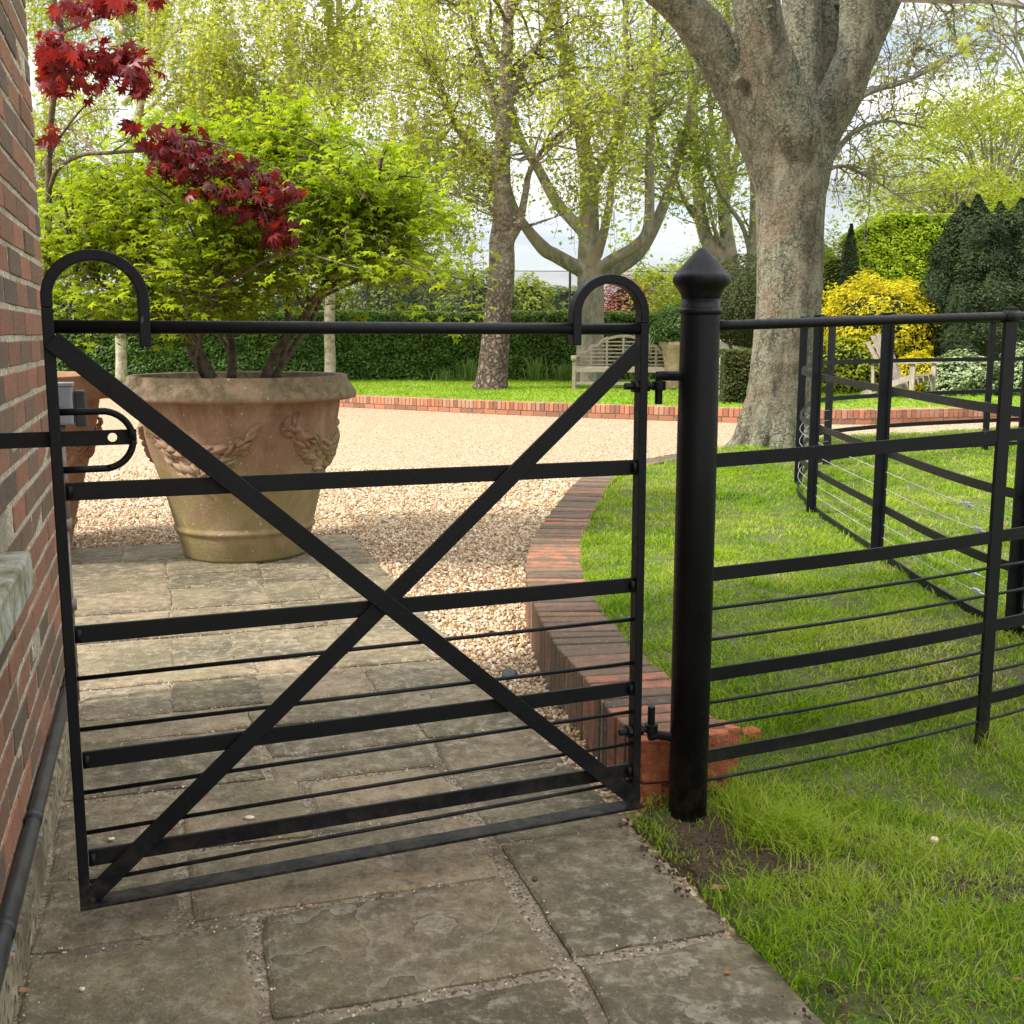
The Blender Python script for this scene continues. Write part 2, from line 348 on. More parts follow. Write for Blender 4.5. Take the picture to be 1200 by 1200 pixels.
def m_terracotta(name, fresh):
    t = NT(name); z = t.n('ShaderNodeSeparateXYZ', Vector=t.pos).outputs[2]; st = t.noise(7, 6, .7, vec=t.map((1,1,.35)), dist=.5)
    big = t.noise(2.4, 5, .6); c = t.ramp(st, [(.3,(.14,.065,.036)),(.5,(.25,.135,.08)),(.68,(.32,.205,.13))]); c = t.mix(t.math('MULTIPLY', t.rng(t.noise(9, 6, .75), .45, .6), .6), c, (.19,.125,.07))
    if fresh: c = t.mix(.55, c, (.36,.14,.07))
    k = t.math('ADD', big, t.rng(z, .9, .1, -.12, .17 if not fresh else -.1))
    c = t.mix(t.math('MULTIPLY', t.rng(k, .47, .62), .85), c, t.mix(st, (.14,.115,.035), (.28,.22,.085)))
    c = t.mix(t.math('MULTIPLY', t.rng(z, .88, .935), .7 if not fresh else .15), c, t.mix(t.rng(t.noise(20, 5, .7), .4, .6), (.10,.085,.04), (.25,.20,.115)))
    c = t.mix(t.math('MULTIPLY', t.rng(t.noise(3.3, 5, .65), .52, .66), .55), c, (.36,.235,.155))
    c = t.mix(t.math('MULTIPLY', t.rng(t.noise(55, 3), .66, .72), .6), c, (.55,.5,.42))
    return t.out(c, .88, t.bump(t.math('ADD', st, t.math('MULTIPLY', t.noise(70, 4), .4)), .008, .8))
M_TC = m_terracotta('mossy_terracotta', False); M_TC2 = m_terracotta('terracotta', True)
def m_simple(name, a, b, sc=12, rough=.8, d=.004, stretch=(1,1,1)):
    t = NT(name); n = t.noise(sc, 6, .65, vec=t.map(stretch)); return t.out(t.mix(t.rng(n, .35, .65), a, b), rough, t.bump(n, d))
M_TEAK = m_simple('weathered_teak', (.30,.235,.165), (.46,.38,.29), 14, .8, .006, (1,1,3))
M_GWOOD = m_simple('grey_wood', (.25,.20,.155), (.42,.36,.30), 14, .85, .006, (2,2,.6))
M_STONE = m_simple('buff_stone', (.20,.14,.08), (.34,.25,.15), 9, .9, .01)
M_PSTONE = m_simple('pale_stone', (.30,.27,.22), (.46,.43,.37), 9, .9, .01)
M_SILL = m_simple('mossy_stone', (.15,.15,.06), (.42,.42,.36), 17, .9, .012)
M_GBOX = m_simple('grey_plastic', (.22,.24,.26), (.30,.32,.34), 6, .5, .001)
M_DBOX = m_simple('dark_plastic', (.02,.02,.022), (.04,.04,.04), 20, .5, .001)
M_COND = m_simple('rusty_conduit', (.10,.075,.06), (.24,.20,.175), 30, .6, .003)
M_PIPE = m_simple('dusty_black_pipe', (.018,.018,.017), (.045,.045,.04), 14, .5, .001)
M_SLATE = m_simple('slate', (.035,.038,.045), (.08,.085,.095), 20, .7, .004)
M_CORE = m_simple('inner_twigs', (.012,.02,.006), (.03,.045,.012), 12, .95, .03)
M_GRND = m_simple('field', (.08,.11,.03), (.15,.18,.05), .7, 1, .02)

# ------------------------------------------------------------------ world, sun
w = bpy.data.worlds.new('World'); S.world = w; w.use_nodes = True; nt = w.node_tree; bg = nt.nodes['Background']
SUN_EL, SUN_AZ = radians(46), radians(-112)      # azimuth measured from +Y towards +X
sky = nt.nodes.new('ShaderNodeTexSky'); sky.sky_type = 'NISHITA'; sky.sun_disc = False; sky.sun_elevation = SUN_EL; sky.sun_rotation = SUN_AZ
tc = nt.nodes.new('ShaderNodeTexCoord'); mp = nt.nodes.new('ShaderNodeMapping'); mp.inputs['Scale'].default_value = (1, 1, 3.4); nt.links.new(tc.outputs['Generated'], mp.inputs[0])
def wn(scale, det=7, rough=.55):
    x = nt.nodes.new('ShaderNodeTexNoise'); x.inputs['Scale'].default_value = scale; x.inputs['Detail'].default_value = det; x.inputs['Roughness'].default_value = rough
    nt.links.new(mp.outputs[0], x.inputs['Vector']); return x.outputs['Fac']
def wr(v, stops):
    x = nt.nodes.new('ShaderNodeValToRGB'); nt.links.new(v, x.inputs[0]); e = x.color_ramp.elements
    while len(e) < len(stops): e.new(.5)
    for i, (p, c) in enumerate(stops): e[i].position = p; e[i].color = (*c, 1)
    return x.outputs[0]
cl = wr(wn(5.2), [(.36, (.66,.66,.66)), (.55, (1,1,1))])
cc = wr(wn(3.4, 8, .6), [(.36, (.46,.53,.66)), (.50, (.74,.79,.87)), (.62, (1.05,1.05,1.05))])
sc_ = nt.nodes.new('ShaderNodeVectorMath'); sc_.operation = 'SCALE'; sc_.inputs['Scale'].default_value = 9.3; _w = nt.nodes.new('ShaderNodeVectorMath'); _w.operation = 'MULTIPLY'; _w.inputs[1].default_value = (1.03, 1.0, .955); nt.links.new(cc, _w.inputs[0]); nt.links.new(_w.outputs[0], sc_.inputs[0])
sx = nt.nodes.new('ShaderNodeSeparateXYZ'); nt.links.new(tc.outputs['Generated'], sx.inputs[0])
mr = nt.nodes.new('ShaderNodeMapRange'); nt.links.new(sx.outputs[2], mr.inputs[0]); mr.inputs[1].default_value = .05; mr.inputs[2].default_value = .8; mr.inputs[3].default_value = .50; mr.inputs[4].default_value = 1.55
sc2 = nt.nodes.new('ShaderNodeVectorMath'); sc2.operation = 'SCALE'; nt.links.new(sc_.outputs[0], sc2.inputs[0]); nt.links.new(mr.outputs[0], sc2.inputs['Scale']); sc_ = sc2
mx = nt.nodes.new('ShaderNodeMix'); mx.data_type = 'RGBA'; nt.links.new(cl, mx.inputs[0]); nt.links.new(sky.outputs[0], mx.inputs[6]); nt.links.new(sc_.outputs[0], mx.inputs[7])
nt.links.new(mx.outputs[2], bg.inputs[0]); bg.inputs[1].default_value = .118
sl = bpy.data.lights.new('sun', 'SUN'); sl.energy = 3.1; sl.angle = radians(6); sl.color = (1, .95, .87)
so = bpy.data.objects.new('sun', sl); C.objects.link(so)
so.rotation_euler = (pi/2 - SUN_EL, 0, -SUN_AZ + pi)   # light travels from azimuth SUN_AZ
S.view_settings.view_transform = 'Standard'; S.view_settings.look = 'None'; S.view_settings.gamma = 1; S.view_settings.exposure = 0.95
S.cycles.max_bounces = 8; S.cycles.transparent_max_bounces = 6

# ------------------------------------------------------------------ layout frames
W0 = np.array([-1.19, 2.741]); WA = radians(17.4)
EU = np.array([cos(WA), sin(WA)]); EV = np.array([-sin(WA), cos(WA)])
def uv(u, v, z=0.): q = W0 + EU*u + EV*v; return np.array([q[0], q[1], z])
KC = np.array([(.455,2.86),(.40,3.08),(.35,3.36),(.283,3.70),(.226,4.16),(.195,4.70),(.209,5.29),(.264,5.90),(.41,6.87),(.655,8.23),(1.02,9.1),(1.55,9.8)])
KP = spline([(x, y, 0) for x, y in KC], 8)[:, :2]
LP = np.concatenate([KP, [(2.0,10.38),(3.28,11.52),(4.98,12.47),(8,13.4),(13,14.3),(13,-1.2),(1.5,-1.2),tuple(uv(1.40,-2.9)[:2]),tuple(uv(1.40,-.42)[:2])]])
def sdf(P, poly):
    """signed distance (positive inside) of points P (n,2)"""
    d = np.full(len(P), 1e9); ins = np.zeros(len(P), bool); n = len(poly)
    for i in range(n):
        a, b = poly[i], poly[(i+1) % n]; ab = b-a; t = np.clip(((P-a) @ ab)/(ab@ab+1e-12), 0, 1)
        d = np.minimum(d, np.linalg.norm(P-(a+t[:, None]*ab), axis=1))
        c = ((a[1] > P[:, 1]) != (b[1] > P[:, 1])); 
        with np.errstate(divide='ignore', invalid='ignore'):
            c &= P[:, 0] < (b[0]-a[0])*(P[:, 1]-a[1])/(b[1]-a[1]+1e-15)+a[0]
        ins ^= c
    return np.where(ins, d, -d)
def hlawn(x, y):
    x = np.asarray(x, float); y = np.asarray(y, float)
    b = .012 + .188*sstep(2.6, 3.6, y - .3*np.clip(x-.5, 0, 3))
    b = b + .012*np.sin(x*2.1+1)*np.sin(y*1.7) * sstep(0, 2, x-.3) + .008*np.sin(x*7+y*3)*np.sin(y*6.1-x*2)
    return b
BARE = [(.50,2.60,.16,1.),(.62,2.50,.14,1.),(.80,2.62,.09,.7),(.44,2.44,.10,.9),(1.02,2.37,.07,.7),(1.12,2.33,.06,.6),(.66,2.30,.09,.5),(.78,2.12,.13,.45),(.75,1.95,.16,.5),(1.40,3.15,.10,.6),
        (1.80,3.86,.08,.4),(1.78,5.0,.16,.7),(.86,2.85,.10,.55),(.60,2.72,.10,.6),(1.2,4.35,.2,.35),(2.4,5.2,.2,.3),(2.3,8.9,.25,.7),(1.5,3.9,.15,.4),(.95,2.0,.1,.4),(.98,1.7,.12,.55)]
_rb = np.random.default_rng(4)
for _v in np.arange(-2.0, -.5, .16): _q = uv(1.47+.05*math.sin(_v*9), _v); BARE.append((float(_q[0]), float(_q[1]), .075, .55))
for _ in range(60): BARE.append((float(_rb.uniform(.8, 3.2)), float(_rb.uniform(1.2, 5.5)), float(_rb.uniform(.03, .08)), float(_rb.uniform(.3, .8))))
def fbare(x, y):
    r = np.zeros_like(x)
    for a, b, s, k in BARE: r = np.maximum(r, k*np.exp(-((x-a)**2+(y-b)**2)/(s*s)))
    return r

# ------------------------------------------------------------------ setting: ground, gravel, lawns, path
def sheet(name, pts, z, m, kind='structure'):
    mb = MB(); mb.add([(x, y, z) for x, y in pts], [tuple(range(len(pts)))]); return setp(mb.build(name, m), kind=kind)
sheet('ground', [(-600,-300),(600,-300),(600,900),(-600,900)], -.16, M_GRND)
sheet('gravel', [(-40,-12),(14,-12),(40,24),(-40,24)], -.012, M_GRAVEL)
# lawn sheet
gx = np.arange(-.4, 13.2, .06); gy = np.arange(-1.3, 14.6, .06); X, Y = np.meshgrid(gx, gy); P = np.stack([X.ravel(), Y.ravel()], 1)
sd = sdf(P, LP); Z = hlawn(P[:, 0], P[:, 1]); _d = np.full(len(P), 1e9)
for _a, _b in zip(KP[:-1], KP[1:]):
    _ab = _b-_a; _t = np.clip(((P-_a)@_ab)/(_ab@_ab+1e-12), 0, 1); _d = np.minimum(_d, np.linalg.norm(P-(_a+_t[:, None]*_ab), axis=1))
Z = np.where(_d < .2, np.minimum(Z, .178+.03*sstep(.12, .2, _d)), Z); Z = np.where(sd > 0, -.03 + (Z+.03)*sstep(0, .05, sd), -.03 - .2*sstep(0, .06, -sd))
V = np.stack([P[:, 0], P[:, 1], Z], 1); nx = len(gx); ny = len(gy); I = np.arange(nx*ny).reshape(ny, nx)
FQ = np.stack([I[:-1,:-1], I[:-1,1:], I[1:,1:], I[1:,:-1]], -1).reshape(-1, 4); keep = (sd[FQ].max(1) > -.1); FQ = FQ[keep]
used, inv = np.unique(FQ, return_inverse=True); FQ = inv.reshape(-1, 4)
lawn = setp(quads('lawn', V[used], 4, np.zeros(len(FQ)), M_LAWN, faces=FQ, smooth=True), kind='structure')
a = lawn.data.attributes.new('bare', 'FLOAT', 'POINT'); a.data.foreach_set('value', fbare(V[used, 0], V[used, 1]).astype(np.float32))
# far lawn behind the far kerb
FK = np.array([(-30,27.5),(-16,25.2),(-10,23.2),(-6,21.4),(-2.77,19.6),(0,17.8),(1.6,16.95),(2.88,16.35),(4.83,15.9),(6.3,16.2),(7.6,16.3),(8.8,15.2),(9.6,13.4),(11,11)])
FKS = spline([(x, y, 0) for x, y in FK], 10)[:, :2]
sheet('back_lawn', [tuple(p) for p in FKS] + [(60,11),(60,260),(-60,260),(-60,27.5)], .185, M_FARLAWN)
# path joints and slabs
mb = MB(); q = [uv(-.12,-3.0,-.009), uv(1.40,-3.0,-.009), uv(1.40,3.99,-.009), uv(-1.9,3.99,-.009), uv(-1.9,1.0,-.009), uv(-.12,1.0,-.009)]
mb.add(q, [tuple(range(6))]); setp(mb.build('path_joints', M_JOINT), kind='structure')
slabs = []
def row(v0, v1, js, u0=.01, u1=1.41):
    e = [u0] + [j for j in js if u0 < j < u1-.05] + [u1]
    for a, b in zip(e[:-1], e[1:]): slabs.append((a, b, v0, v1))
slabs += [(.01,.435,-1.50,-.69),(.465,1.015,-1.035,-.655),(.465,1.015,-1.62,-1.07),(1.065,1.41,-1.005,-.485),(1.055,1.43,-1.62,-1.035),
          (.01,.30,-.665,-.365),(.325,1.02,-.63,-.30),(1.065,1.42,-.46,-.03),(.01,.435,-2.3,-1.53),(.465,1.0,-2.3,-1.65),(1.03,1.42,-2.2,-1.65),(.01,1.42,-3,-2.33)]
slabs += [(.01,.30,-.34,.10),(.325,.63,-.275,.10),(.655,1.04,-.275,.05),(1.065,1.41,0.,.27),(.01,.55,.125,.54),(.575,1.04,.08,.26),(.575,1.04,.285,.54),(1.065,1.41,.295,.56)]
row(.565,.775,[.545,1.06]); row(.80,1.11,[.30,.60,1.0]); row(1.135,1.29,[.61,.95],-.6); row(1.315,1.755,[-.25,.31,.545,.98],-.9); row(1.78,1.91,[.35,.77,.96],-1.)
row(1.935,2.25,[-.3,.30,.755],-1.3); row(2.275,2.69,[.31,.76,1.0],-1.3); row(2.715,3.03,[-.2,.30,.775,1.11],-1.6); row(3.055,3.48,[-.5,.295,.78,1.15],-1.9); row(3.505,3.98,[-.9,.055,.60,1.1],-1.9)
mb = MB()
def chamf(pts, z, dz, r):
    n = len(pts); c = pts.mean(0); V = []
    inn = pts + (c-pts)/np.linalg.norm(c-pts, axis=1)[:, None]*.009; inn2 = pts + (c-pts)/np.linalg.norm(c-pts, axis=1)[:, None]*.022
    for q, zz in ((pts, z-.03), (pts, z-dz), (inn, z-.0015), (inn2, z)): V += [(*uv(a, b)[:2], zz) for a, b in q]
    Fc = [(i*n+k, i*n+(k+1) % n, (i+1)*n+(k+1) % n, (i+1)*n+k) for i in range(3) for k in range(n)] + [tuple(range(3*n, 4*n))]
    mb.add(V, Fc, r)
for (a, b, c, d) in slabs:
    e = []; J = lambda: random.uniform(-.006, .006)
    cor = [(a+J(), c+J()), (b+J(), c+J()), (b+J(), d+J()), (a+J(), d+J())]
    for k in range(4):
        p, q = np.array(cor[k]), np.array(cor[(k+1) % 4]); m_ = max(4, int(np.linalg.norm(q-p)/.035)); nrm = np.array([-(q-p)[1], (q-p)[0]]); nrm /= np.linalg.norm(nrm)
        wob = np.convolve(rng.normal(0, .0045, m_+4), np.ones(4)/2.6, 'valid')[:m_]
        for i in range(m_):
            t = (i+.5*(0 < i))/m_; e.append(p+(q-p)*t + nrm*(wob[i] if i else .004))
    chamf(np.array(e), random.uniform(-.002, .003), .006, random.random())
setp(mb.build('paving', M_SLAB), kind='structure')
# joint grit and scattered chips on the path (nobody could count them)
def pebbles(name, P, size, rnd, m, flat=.6):
    n = len(P); B = np.array([(1,0,0),(-1,0,0),(0,1,0),(0,-1,0),(0,0,1),(0,0,-1)], float)
    Fo = np.array([(0,2,4),(2,1,4),(1,3,4),(3,0,4),(2,0,5),(1,2,5),(3,1,5),(0,3,5)])
    # cube-ish rounded stones: use 8-corner squashed boxes with jitter
    Bx = np.array([(x, y, z) for z in (-1, 1) for x, y in ((-1,-1),(1,-1),(1,1),(-1,1))], float)*.62
    Fb = np.array([(4,5,6,7),(0,1,5,4),(1,2,6,5),(2,3,7,6),(3,0,4,7)])
    J = Bx[None]*(1+rng.normal(0, .28, (n, 8, 3))); ang = rng.uniform(0, 2*pi, n); sx = rng.uniform(.7, 1.35, n); tl = rng.normal(0, .35, n)
    J[:, :, 0] *= sx[:, None]; J[:, :, 2] *= flat; J[:, 4:, :2] *= .72
    y, z = J[:, :, 1].copy(), J[:, :, 2].copy(); J[:, :, 1] = y*np.cos(tl)[:, None]-z*np.sin(tl)[:, None]; J[:, :, 2] = y*np.sin(tl)[:, None]+z*np.cos(tl)[:, None]
    x, y = J[:, :, 0].copy(), J[:, :, 1].copy(); J[:, :, 0] = x*np.cos(ang)[:, None]-y*np.sin(ang)[:, None]; J[:, :, 1] = x*np.sin(ang)[:, None]+y*np.cos(ang)[:, None]
    V = P[:, None, :] + J*size[:, None, None]
    Fc = (Fb[None]+8*np.arange(n)[:, None, None]).reshape(-1, 4)
    return quads(name, V.reshape(-1, 3), 4, np.repeat(rnd, 5), m, faces=Fc, smooth=False)
PATHPOLY = np.array([uv(-.12,-3)[:2], uv(1.42,-3)[:2], uv(1.42,4.0)[:2], uv(-1.95,4.0)[:2], uv(-1.95,1.0)[:2], uv(-.12,1.0)[:2]])
def scatter_gravel():
    pts = []
    for (x0, x1, y0, y1, dens) in ((-1.2,1.2,2.9,5.2,5200),(-4,1.2,5.2,7.5,3600),(-5.5,2,7.5,10.5,1700)):
        n = int((x1-x0)*(y1-y0)*dens); P = np.stack([rng.uniform(x0, x1, n), rng.uniform(y0, y1, n)], 1); pts.append(P)
    P = np.concatenate(pts)
    ok = (sdf(P, PATHPOLY) < .0) & (sdf(P, LP) < -.13)
    uu = (P-W0) @ EU; vv = (P-W0) @ EV; ok &= ~((uu < .1) & (vv < 1.1))
    P = P[ok]; n = len(P); pxx, pyy = px(np.c_[P, np.zeros(n)]); k = (pxx > -40) & (pxx < 1240) & (pyy < 1230); P = P[k]; n = len(P)
    d = P[:, 1]; sz = rng.uniform(.0055, .0115, n)*np.where(d > 7.5, 1.35, np.where(d > 5.2, 1.1, 1))
    return pebbles('gravel_stones', np.c_[P, rng.uniform(-.008, .008, n)], sz, rng.random(n)**.9, M_PEB)
setp(scatter_gravel(), kind='stuff')
n = 15000; P = np.stack([rng.uniform(0, 1.42, n), rng.uniform(-1.7, 4.1, n)], 1); nearj = np.zeros(n, bool)
for (a, b, c, d) in slabs: 
    nearj |= (P[:, 0] > a+.012) & (P[:, 0] < b-.012) & (P[:, 1] > c+.012) & (P[:, 1] < d-.012)
sel = ~nearj | (rng.random(n) < .016) | ((P[:, 0] < .12) & (rng.random(n) < .08)); P = P[sel]
PW = np.array([uv(a, b, .001) for a, b in P]); PW = PW[sdf(PW[:, :2], PATHPOLY) > .01]; PW[:, 2] = np.where(rng.random(len(PW)) < .5, .0015, -.004)
setp(pebbles('path_grit', PW, rng.uniform(.0012, .0036, len(PW)), rng.random(len(PW))**.6, M_PEB), kind='stuff')

# kerbs
def kerb(name, P, m, width, pitch, z0, z1, course=None, jit=.0015, start=0, split=0):
    L = arclen(P); s = np.arange(start, L[-1], pitch); mb = MB()
    G = lambda t: np.array([np.interp(t, L, P[:, 0]), np.interp(t, L, P[:, 1])])
    for t in s:
        c = G(t+pitch/2); d = G(min(t+pitch, L[-1]))-G(max(t, 0)); 
        if np.linalg.norm(d) < 1e-4: continue
        d = np.array([*unit(d), 0]); nn = np.array([-d[1], d[0], 0]); tilt = random.gauss(0, .006)
        r = random.random(); zt = z1+random.gauss(0, .0011)
        ww = width/2+random.gauss(0, .0014)
        if split:
            obox(mb, (c[0], c[1], (zt+z1-split)/2), d, nn+np.array([0, 0, tilt]), (0, 0, 1), pitch/2-random.uniform(.003, .0055), ww, (zt-(z1-split))/2, r, jit)
        else: obox(mb, (c[0], c[1], (z0+zt)/2), d, nn+np.array([0, 0, tilt]), (0, 0, 1), pitch/2-random.uniform(.003, .0055), ww, (zt-z0)/2, r, jit)
    return mb
mb = kerb('k', KP, None, .262, .0735, -.02, .2, start=.0, split=0)
# weathered brick kerb, plus mortar core
kb = setp(mb.build('brick_kerb', M_KERB, bevel=.007, seg=2), kind='structure')
core = MB(); KR = resample(np.c_[KP, np.zeros(len(KP))], .12)
sweep(core, [(p[0], p[1], .091) for p in KR][1:], .256, .20, (0, 0, 1)); setp(core.build('kerb_mortar', M_JOINT), kind='structure')
ke = MB(); kd_ = unit(KP[3]-KP[0]); kq = np.array([-kd_[1], kd_[0]]); e0 = KP[0]-kd_*.012
for dn, wd_, z0_, z1_, dp in ((-.066,.061,.06,.196,.02), (.066,.058,.075,.190,.026), (-.03,.095,-.03,.054,.024), (.09,.03,-.03,.066,.02)):
    c_ = e0+kq*dn; obox(ke, (c_[0], c_[1], (z0_+z1_)/2), (*kq, 0), (*kd_, 0), (0,0,1), wd_, dp, (z1_-z0_)/2, None, .0035)
setp(ke.build('kerb_end_bricks', M_BROKEN, bevel=.005), kind='structure')
FKR = resample(np.c_[FKS, np.zeros(len(FKS))], .05)[:, :2]; sel = (FKR[:, 0] > -9.5)
mb = kerb('k', FKR[sel] - 0, None, .22, .078, .07, .195); setp(mb.build('far_brick_kerb', M_KERBFAR, bevel=.004, seg=1), kind='structure')
core = MB(); mb2 = MB(); FR2 = resample(np.c_[FKR[sel], np.zeros(sel.sum())], .23); 
sweep(core, [(p[0], p[1], .08) for p in FR2], .19, .19, (0, 0, 1)); setp(core.build('far_kerb_mortar', M_JOINT), kind='structure')
LL = FR2
for i in range(len(LL)-1):
    c = (LL[i]+LL[i+1])/2; d = unit(LL[i+1]-LL[i]); nn = np.array([-d[1], d[0], 0]); obox(mb2, (c[0], c[1], .025), d, nn, (0,0,1), .108, .105, .036, random.random()*.6)
setp(mb2.build('far_kerb_course', M_KERBFAR, bevel=.004, seg=1), kind='structure')

# ------------------------------------------------------------------ grass
def blades(P, Hh, Wd, seed):
    """curved two-quad blades"""
    r = np.random.default_rng(seed); n = len(P); a = r.uniform(0, 2*pi, n); lean = r.uniform(.15, 1.7, n)*Hh; la = r.uniform(0, 2*pi, n)
    side = np.stack([np.cos(a), np.sin(a), np.zeros(n)], 1); ln = np.stack([np.cos(la), np.sin(la), np.zeros(n)], 1); up = np.array([0, 0, 1.])
    b0 = P - side*Wd[:, None]/2; b1 = P + side*Wd[:, None]/2
    m = P + up*(Hh*.6)[:, None] + ln*(lean*.35)[:, None]; t = P + up*(Hh*.92)[:, None] + ln*lean[:, None]
    m0 = m-side*Wd[:, None]*.4; m1 = m+side*Wd[:, None]*.4
    V = np.stack([b0, b1, m1, m0, t], 1)   # 5 verts
    base = 5*np.arange(n)
    F4 = np.stack([base, base+1, base+2, base+3], 1); F3 = np.stack([base+3, base+2, base+4], 1)
    return V.reshape(-1, 3), F4, F3
def grass():
    parts = []
    LAYERS = 0
    for (x0, x1, y0, y1, dens, h, wd) in ((.2,3.3,1.1,3.3,36000,.027,.0029),(.3,5.2,3.3,5.6,16000,.025,.004),(.2,7,5.6,9,6500,.026,.0055),(.5,10,9,13.5,2600,.03,.009)):
        n = int((x1-x0)*(y1-y0)*dens); P = np.stack([rng.uniform(x0, x1, n), rng.uniform(y0, y1, n)], 1)
        z = hlawn(P[:, 0], P[:, 1]); pxx, pyy = px(np.c_[P, z]); ok = (pxx > 560) & (pxx < 1680) & (pyy < 1400)
        P = P[ok]; s = sdf(P, LP); kd = np.array([np.nan]); 
        dk = sdfline(P, KP); ok = (s > .012) & ((dk > .118) | (P[:, 1] < 2.8)) & (rng.random(len(P)) > fbare(P[:, 0], P[:, 1])*1.05)
        # clumpy density
        cl_ = .5+.5*np.sin(P[:, 0]*11+3*np.sin(P[:, 1]*7))*np.sin(P[:, 1]*9+2*np.sin(P[:, 0]*5)); ok &= rng.random(len(P)) < .38+.62*cl_
        P = P[ok]; cl_ = cl_[ok]; n = len(P); Hh = h*rng.uniform(.35, 1.2, n)*(.6+.8*cl_)*np.where(rng.random(n) < .04, 1.6, 1); parts.append((P, Hh, wd*rng.uniform(.7, 1.4, n)))
    # long tuft by the gate post
    for (cx, cy, s, k, h) in ((.68,2.64,.055,900,.065),(.75,2.59,.05,600,.055),(.60,2.78,.04,160,.07),(.55,2.86,.04,120,.06),(.58,2.34,.04,140,.045),(.72,2.36,.05,260,.05),(1.0,2.1,.07,300,.045),(1.15,1.85,.07,300,.05),(.95,1.75,.06,200,.045),(1.35,2.2,.08,300,.045),(1.42,3.18,.05,150,.07),(1.8,3.84,.06,150,.05)):
        P = rng.normal(0, s, (k, 2))+(cx, cy); P = P[sdf(P, LP) > .01]; n = len(P); parts.append((P, h*rng.uniform(.5, 1.2, n), np.full(n, .0034)))
    P = np.concatenate([p[0] for p in parts]); Hh = np.concatenate([p[1] for p in parts]); Wd = np.concatenate([p[2] for p in parts])
    V, F4, F3 = blades(np.c_[P, hlawn(P[:, 0], P[:, 1])-.004], Hh, Wd, 3); n = len(P)
    patch = .5+.20*np.sin(P[:, 0]*9+2*np.sin(P[:, 1]*5))*np.sin(P[:, 1]*8+1.5*np.sin(P[:, 0]*6))+.24*np.sin(P[:, 0]*3.1+1.3*np.sin(P[:, 1]*2.2))*np.sin(P[:, 1]*2.6+P[:, 0])
    r = np.clip(patch+rng.normal(0, .27, n)+np.where(rng.random(n) < .10+.3*fbare(P[:, 0], P[:, 1])+.12*(P[:, 1] < 2.9), .7, 0), 0, 1)
    me = bpy.data.meshes.new('grass'); me.vertices.add(len(V)); me.vertices.foreach_set('co', V.astype(np.float32).ravel())
    idx = np.concatenate([F4.ravel(), F3.ravel()]).astype(np.int32); tot = np.concatenate([np.full(n, 4), np.full(n, 3)]).astype(np.int32)
    st = np.concatenate([[0], np.cumsum(tot)[:-1]]).astype(np.int32)
    me.loops.add(len(idx)); me.loops.foreach_set('vertex_index', idx); me.polygons.add(2*n); me.polygons.foreach_set('loop_start', st)
    try: me.polygons.foreach_set('loop_total', tot)
    except Exception: pass
    me.update(calc_edges=True); a = me.attributes.new('rnd', 'FLOAT', 'FACE'); a.data.foreach_set('value', np.concatenate([r, r]).astype(np.float32)); me.materials.append(M_GRASS)
    o = bpy.data.objects.new('grass', me); C.objects.link(o); setp(o, kind='stuff'); print('grass blades', n)
def back_grass():
    n = 60000; P = np.stack([rng.uniform(-6.5, 10.5, n), rng.uniform(15.6, 26.4, n)], 1); poly = np.concatenate([FKS, [(60,11),(60,200),(-60,200)]]); P = P[sdf(P, poly) > .1]; n = len(P)
    V, F4, F3 = blades(np.c_[P, np.full(n, .183)], rng.uniform(.02, .05, n), rng.uniform(.012, .024, n), 5)
    q = V.reshape(n, 5, 3); V4 = np.stack([q[:, 0], q[:, 1], q[:, 2], q[:, 4]], 1).reshape(-1, 3)
    setp(quads('back_grass', V4, 4, np.clip(rng.normal(.6, .22, n), 0, 1), M_GRASS), kind='stuff')
def sdfline(P, line):
    d = np.full(len(P), 1e9)
    for a, b in zip(line[:-1], line[1:]):
        ab = b-a; t = np.clip(((P-a)@ab)/(ab@ab+1e-12), 0, 1); d = np.minimum(d, np.linalg.norm(P-(a+t[:, None]*ab), axis=1))
    return d
grass(); back_grass()
# soil crumbs around the post
n = 900; P = np.concatenate([rng.normal(0, s*.8, (int(n*k*s*4), 2))+(x, y) for x, y, s, k in BARE[:9]]); P = P[sdf(P, LP) > -.03]
setp(pebbles('soil_crumbs', np.c_[P, np.maximum(hlawn(P[:, 0], P[:, 1]), .002)], rng.uniform(.0012, .006, len(P)), rng.random(len(P)), M_SOIL, .8), kind='stuff')

# ------------------------------------------------------------------ house wall
wall = thing('brick_wall', 'red and grey brick house wall beside the gate', 'wall', tuple(uv(-.03, .95, 0)))
WU = -.03; VEND = .95; TOPZ = 3.95; ZB = .10
mbb = MB(); PITCH = .25; CH = .0765
def wbrick(u, v0, v1, z0, z1, r, mb=mbb, d=.05):
    v0 += random.uniform(-.001, .001); z0 += random.uniform(-.001, .001); pr = random.gauss(0, .0012)
    c = uv(WU-d/2+pr, (v0+v1)/2, (z0+z1)/2); obox(mb, c, (*EU, 0), (*EV, 0), (0,0,1), d/2, (v1-v0)/2, (z1-z0)/2, r, .0009)
k = 0; z = ZB
while z < TOPZ:
    off = 0 if k % 2 == 0 else PITCH/2; v = VEND
    first = True
    while v > -3.2:
        L = PITCH-.013 if not (first and k % 2) else PITCH/2-.013
        r = random.choice([random.uniform(0, .32), random.uniform(.42, .9), random.uniform(.35, .75), random.uniform(0, 1)])
        wbrick(0, v-L, v, z, z+CH-.014, r); v -= L+.013; first = False
    z += CH; k += 1
mbb.build('brickwork', M_BRICK, wall, bevel=.0025, seg=1)
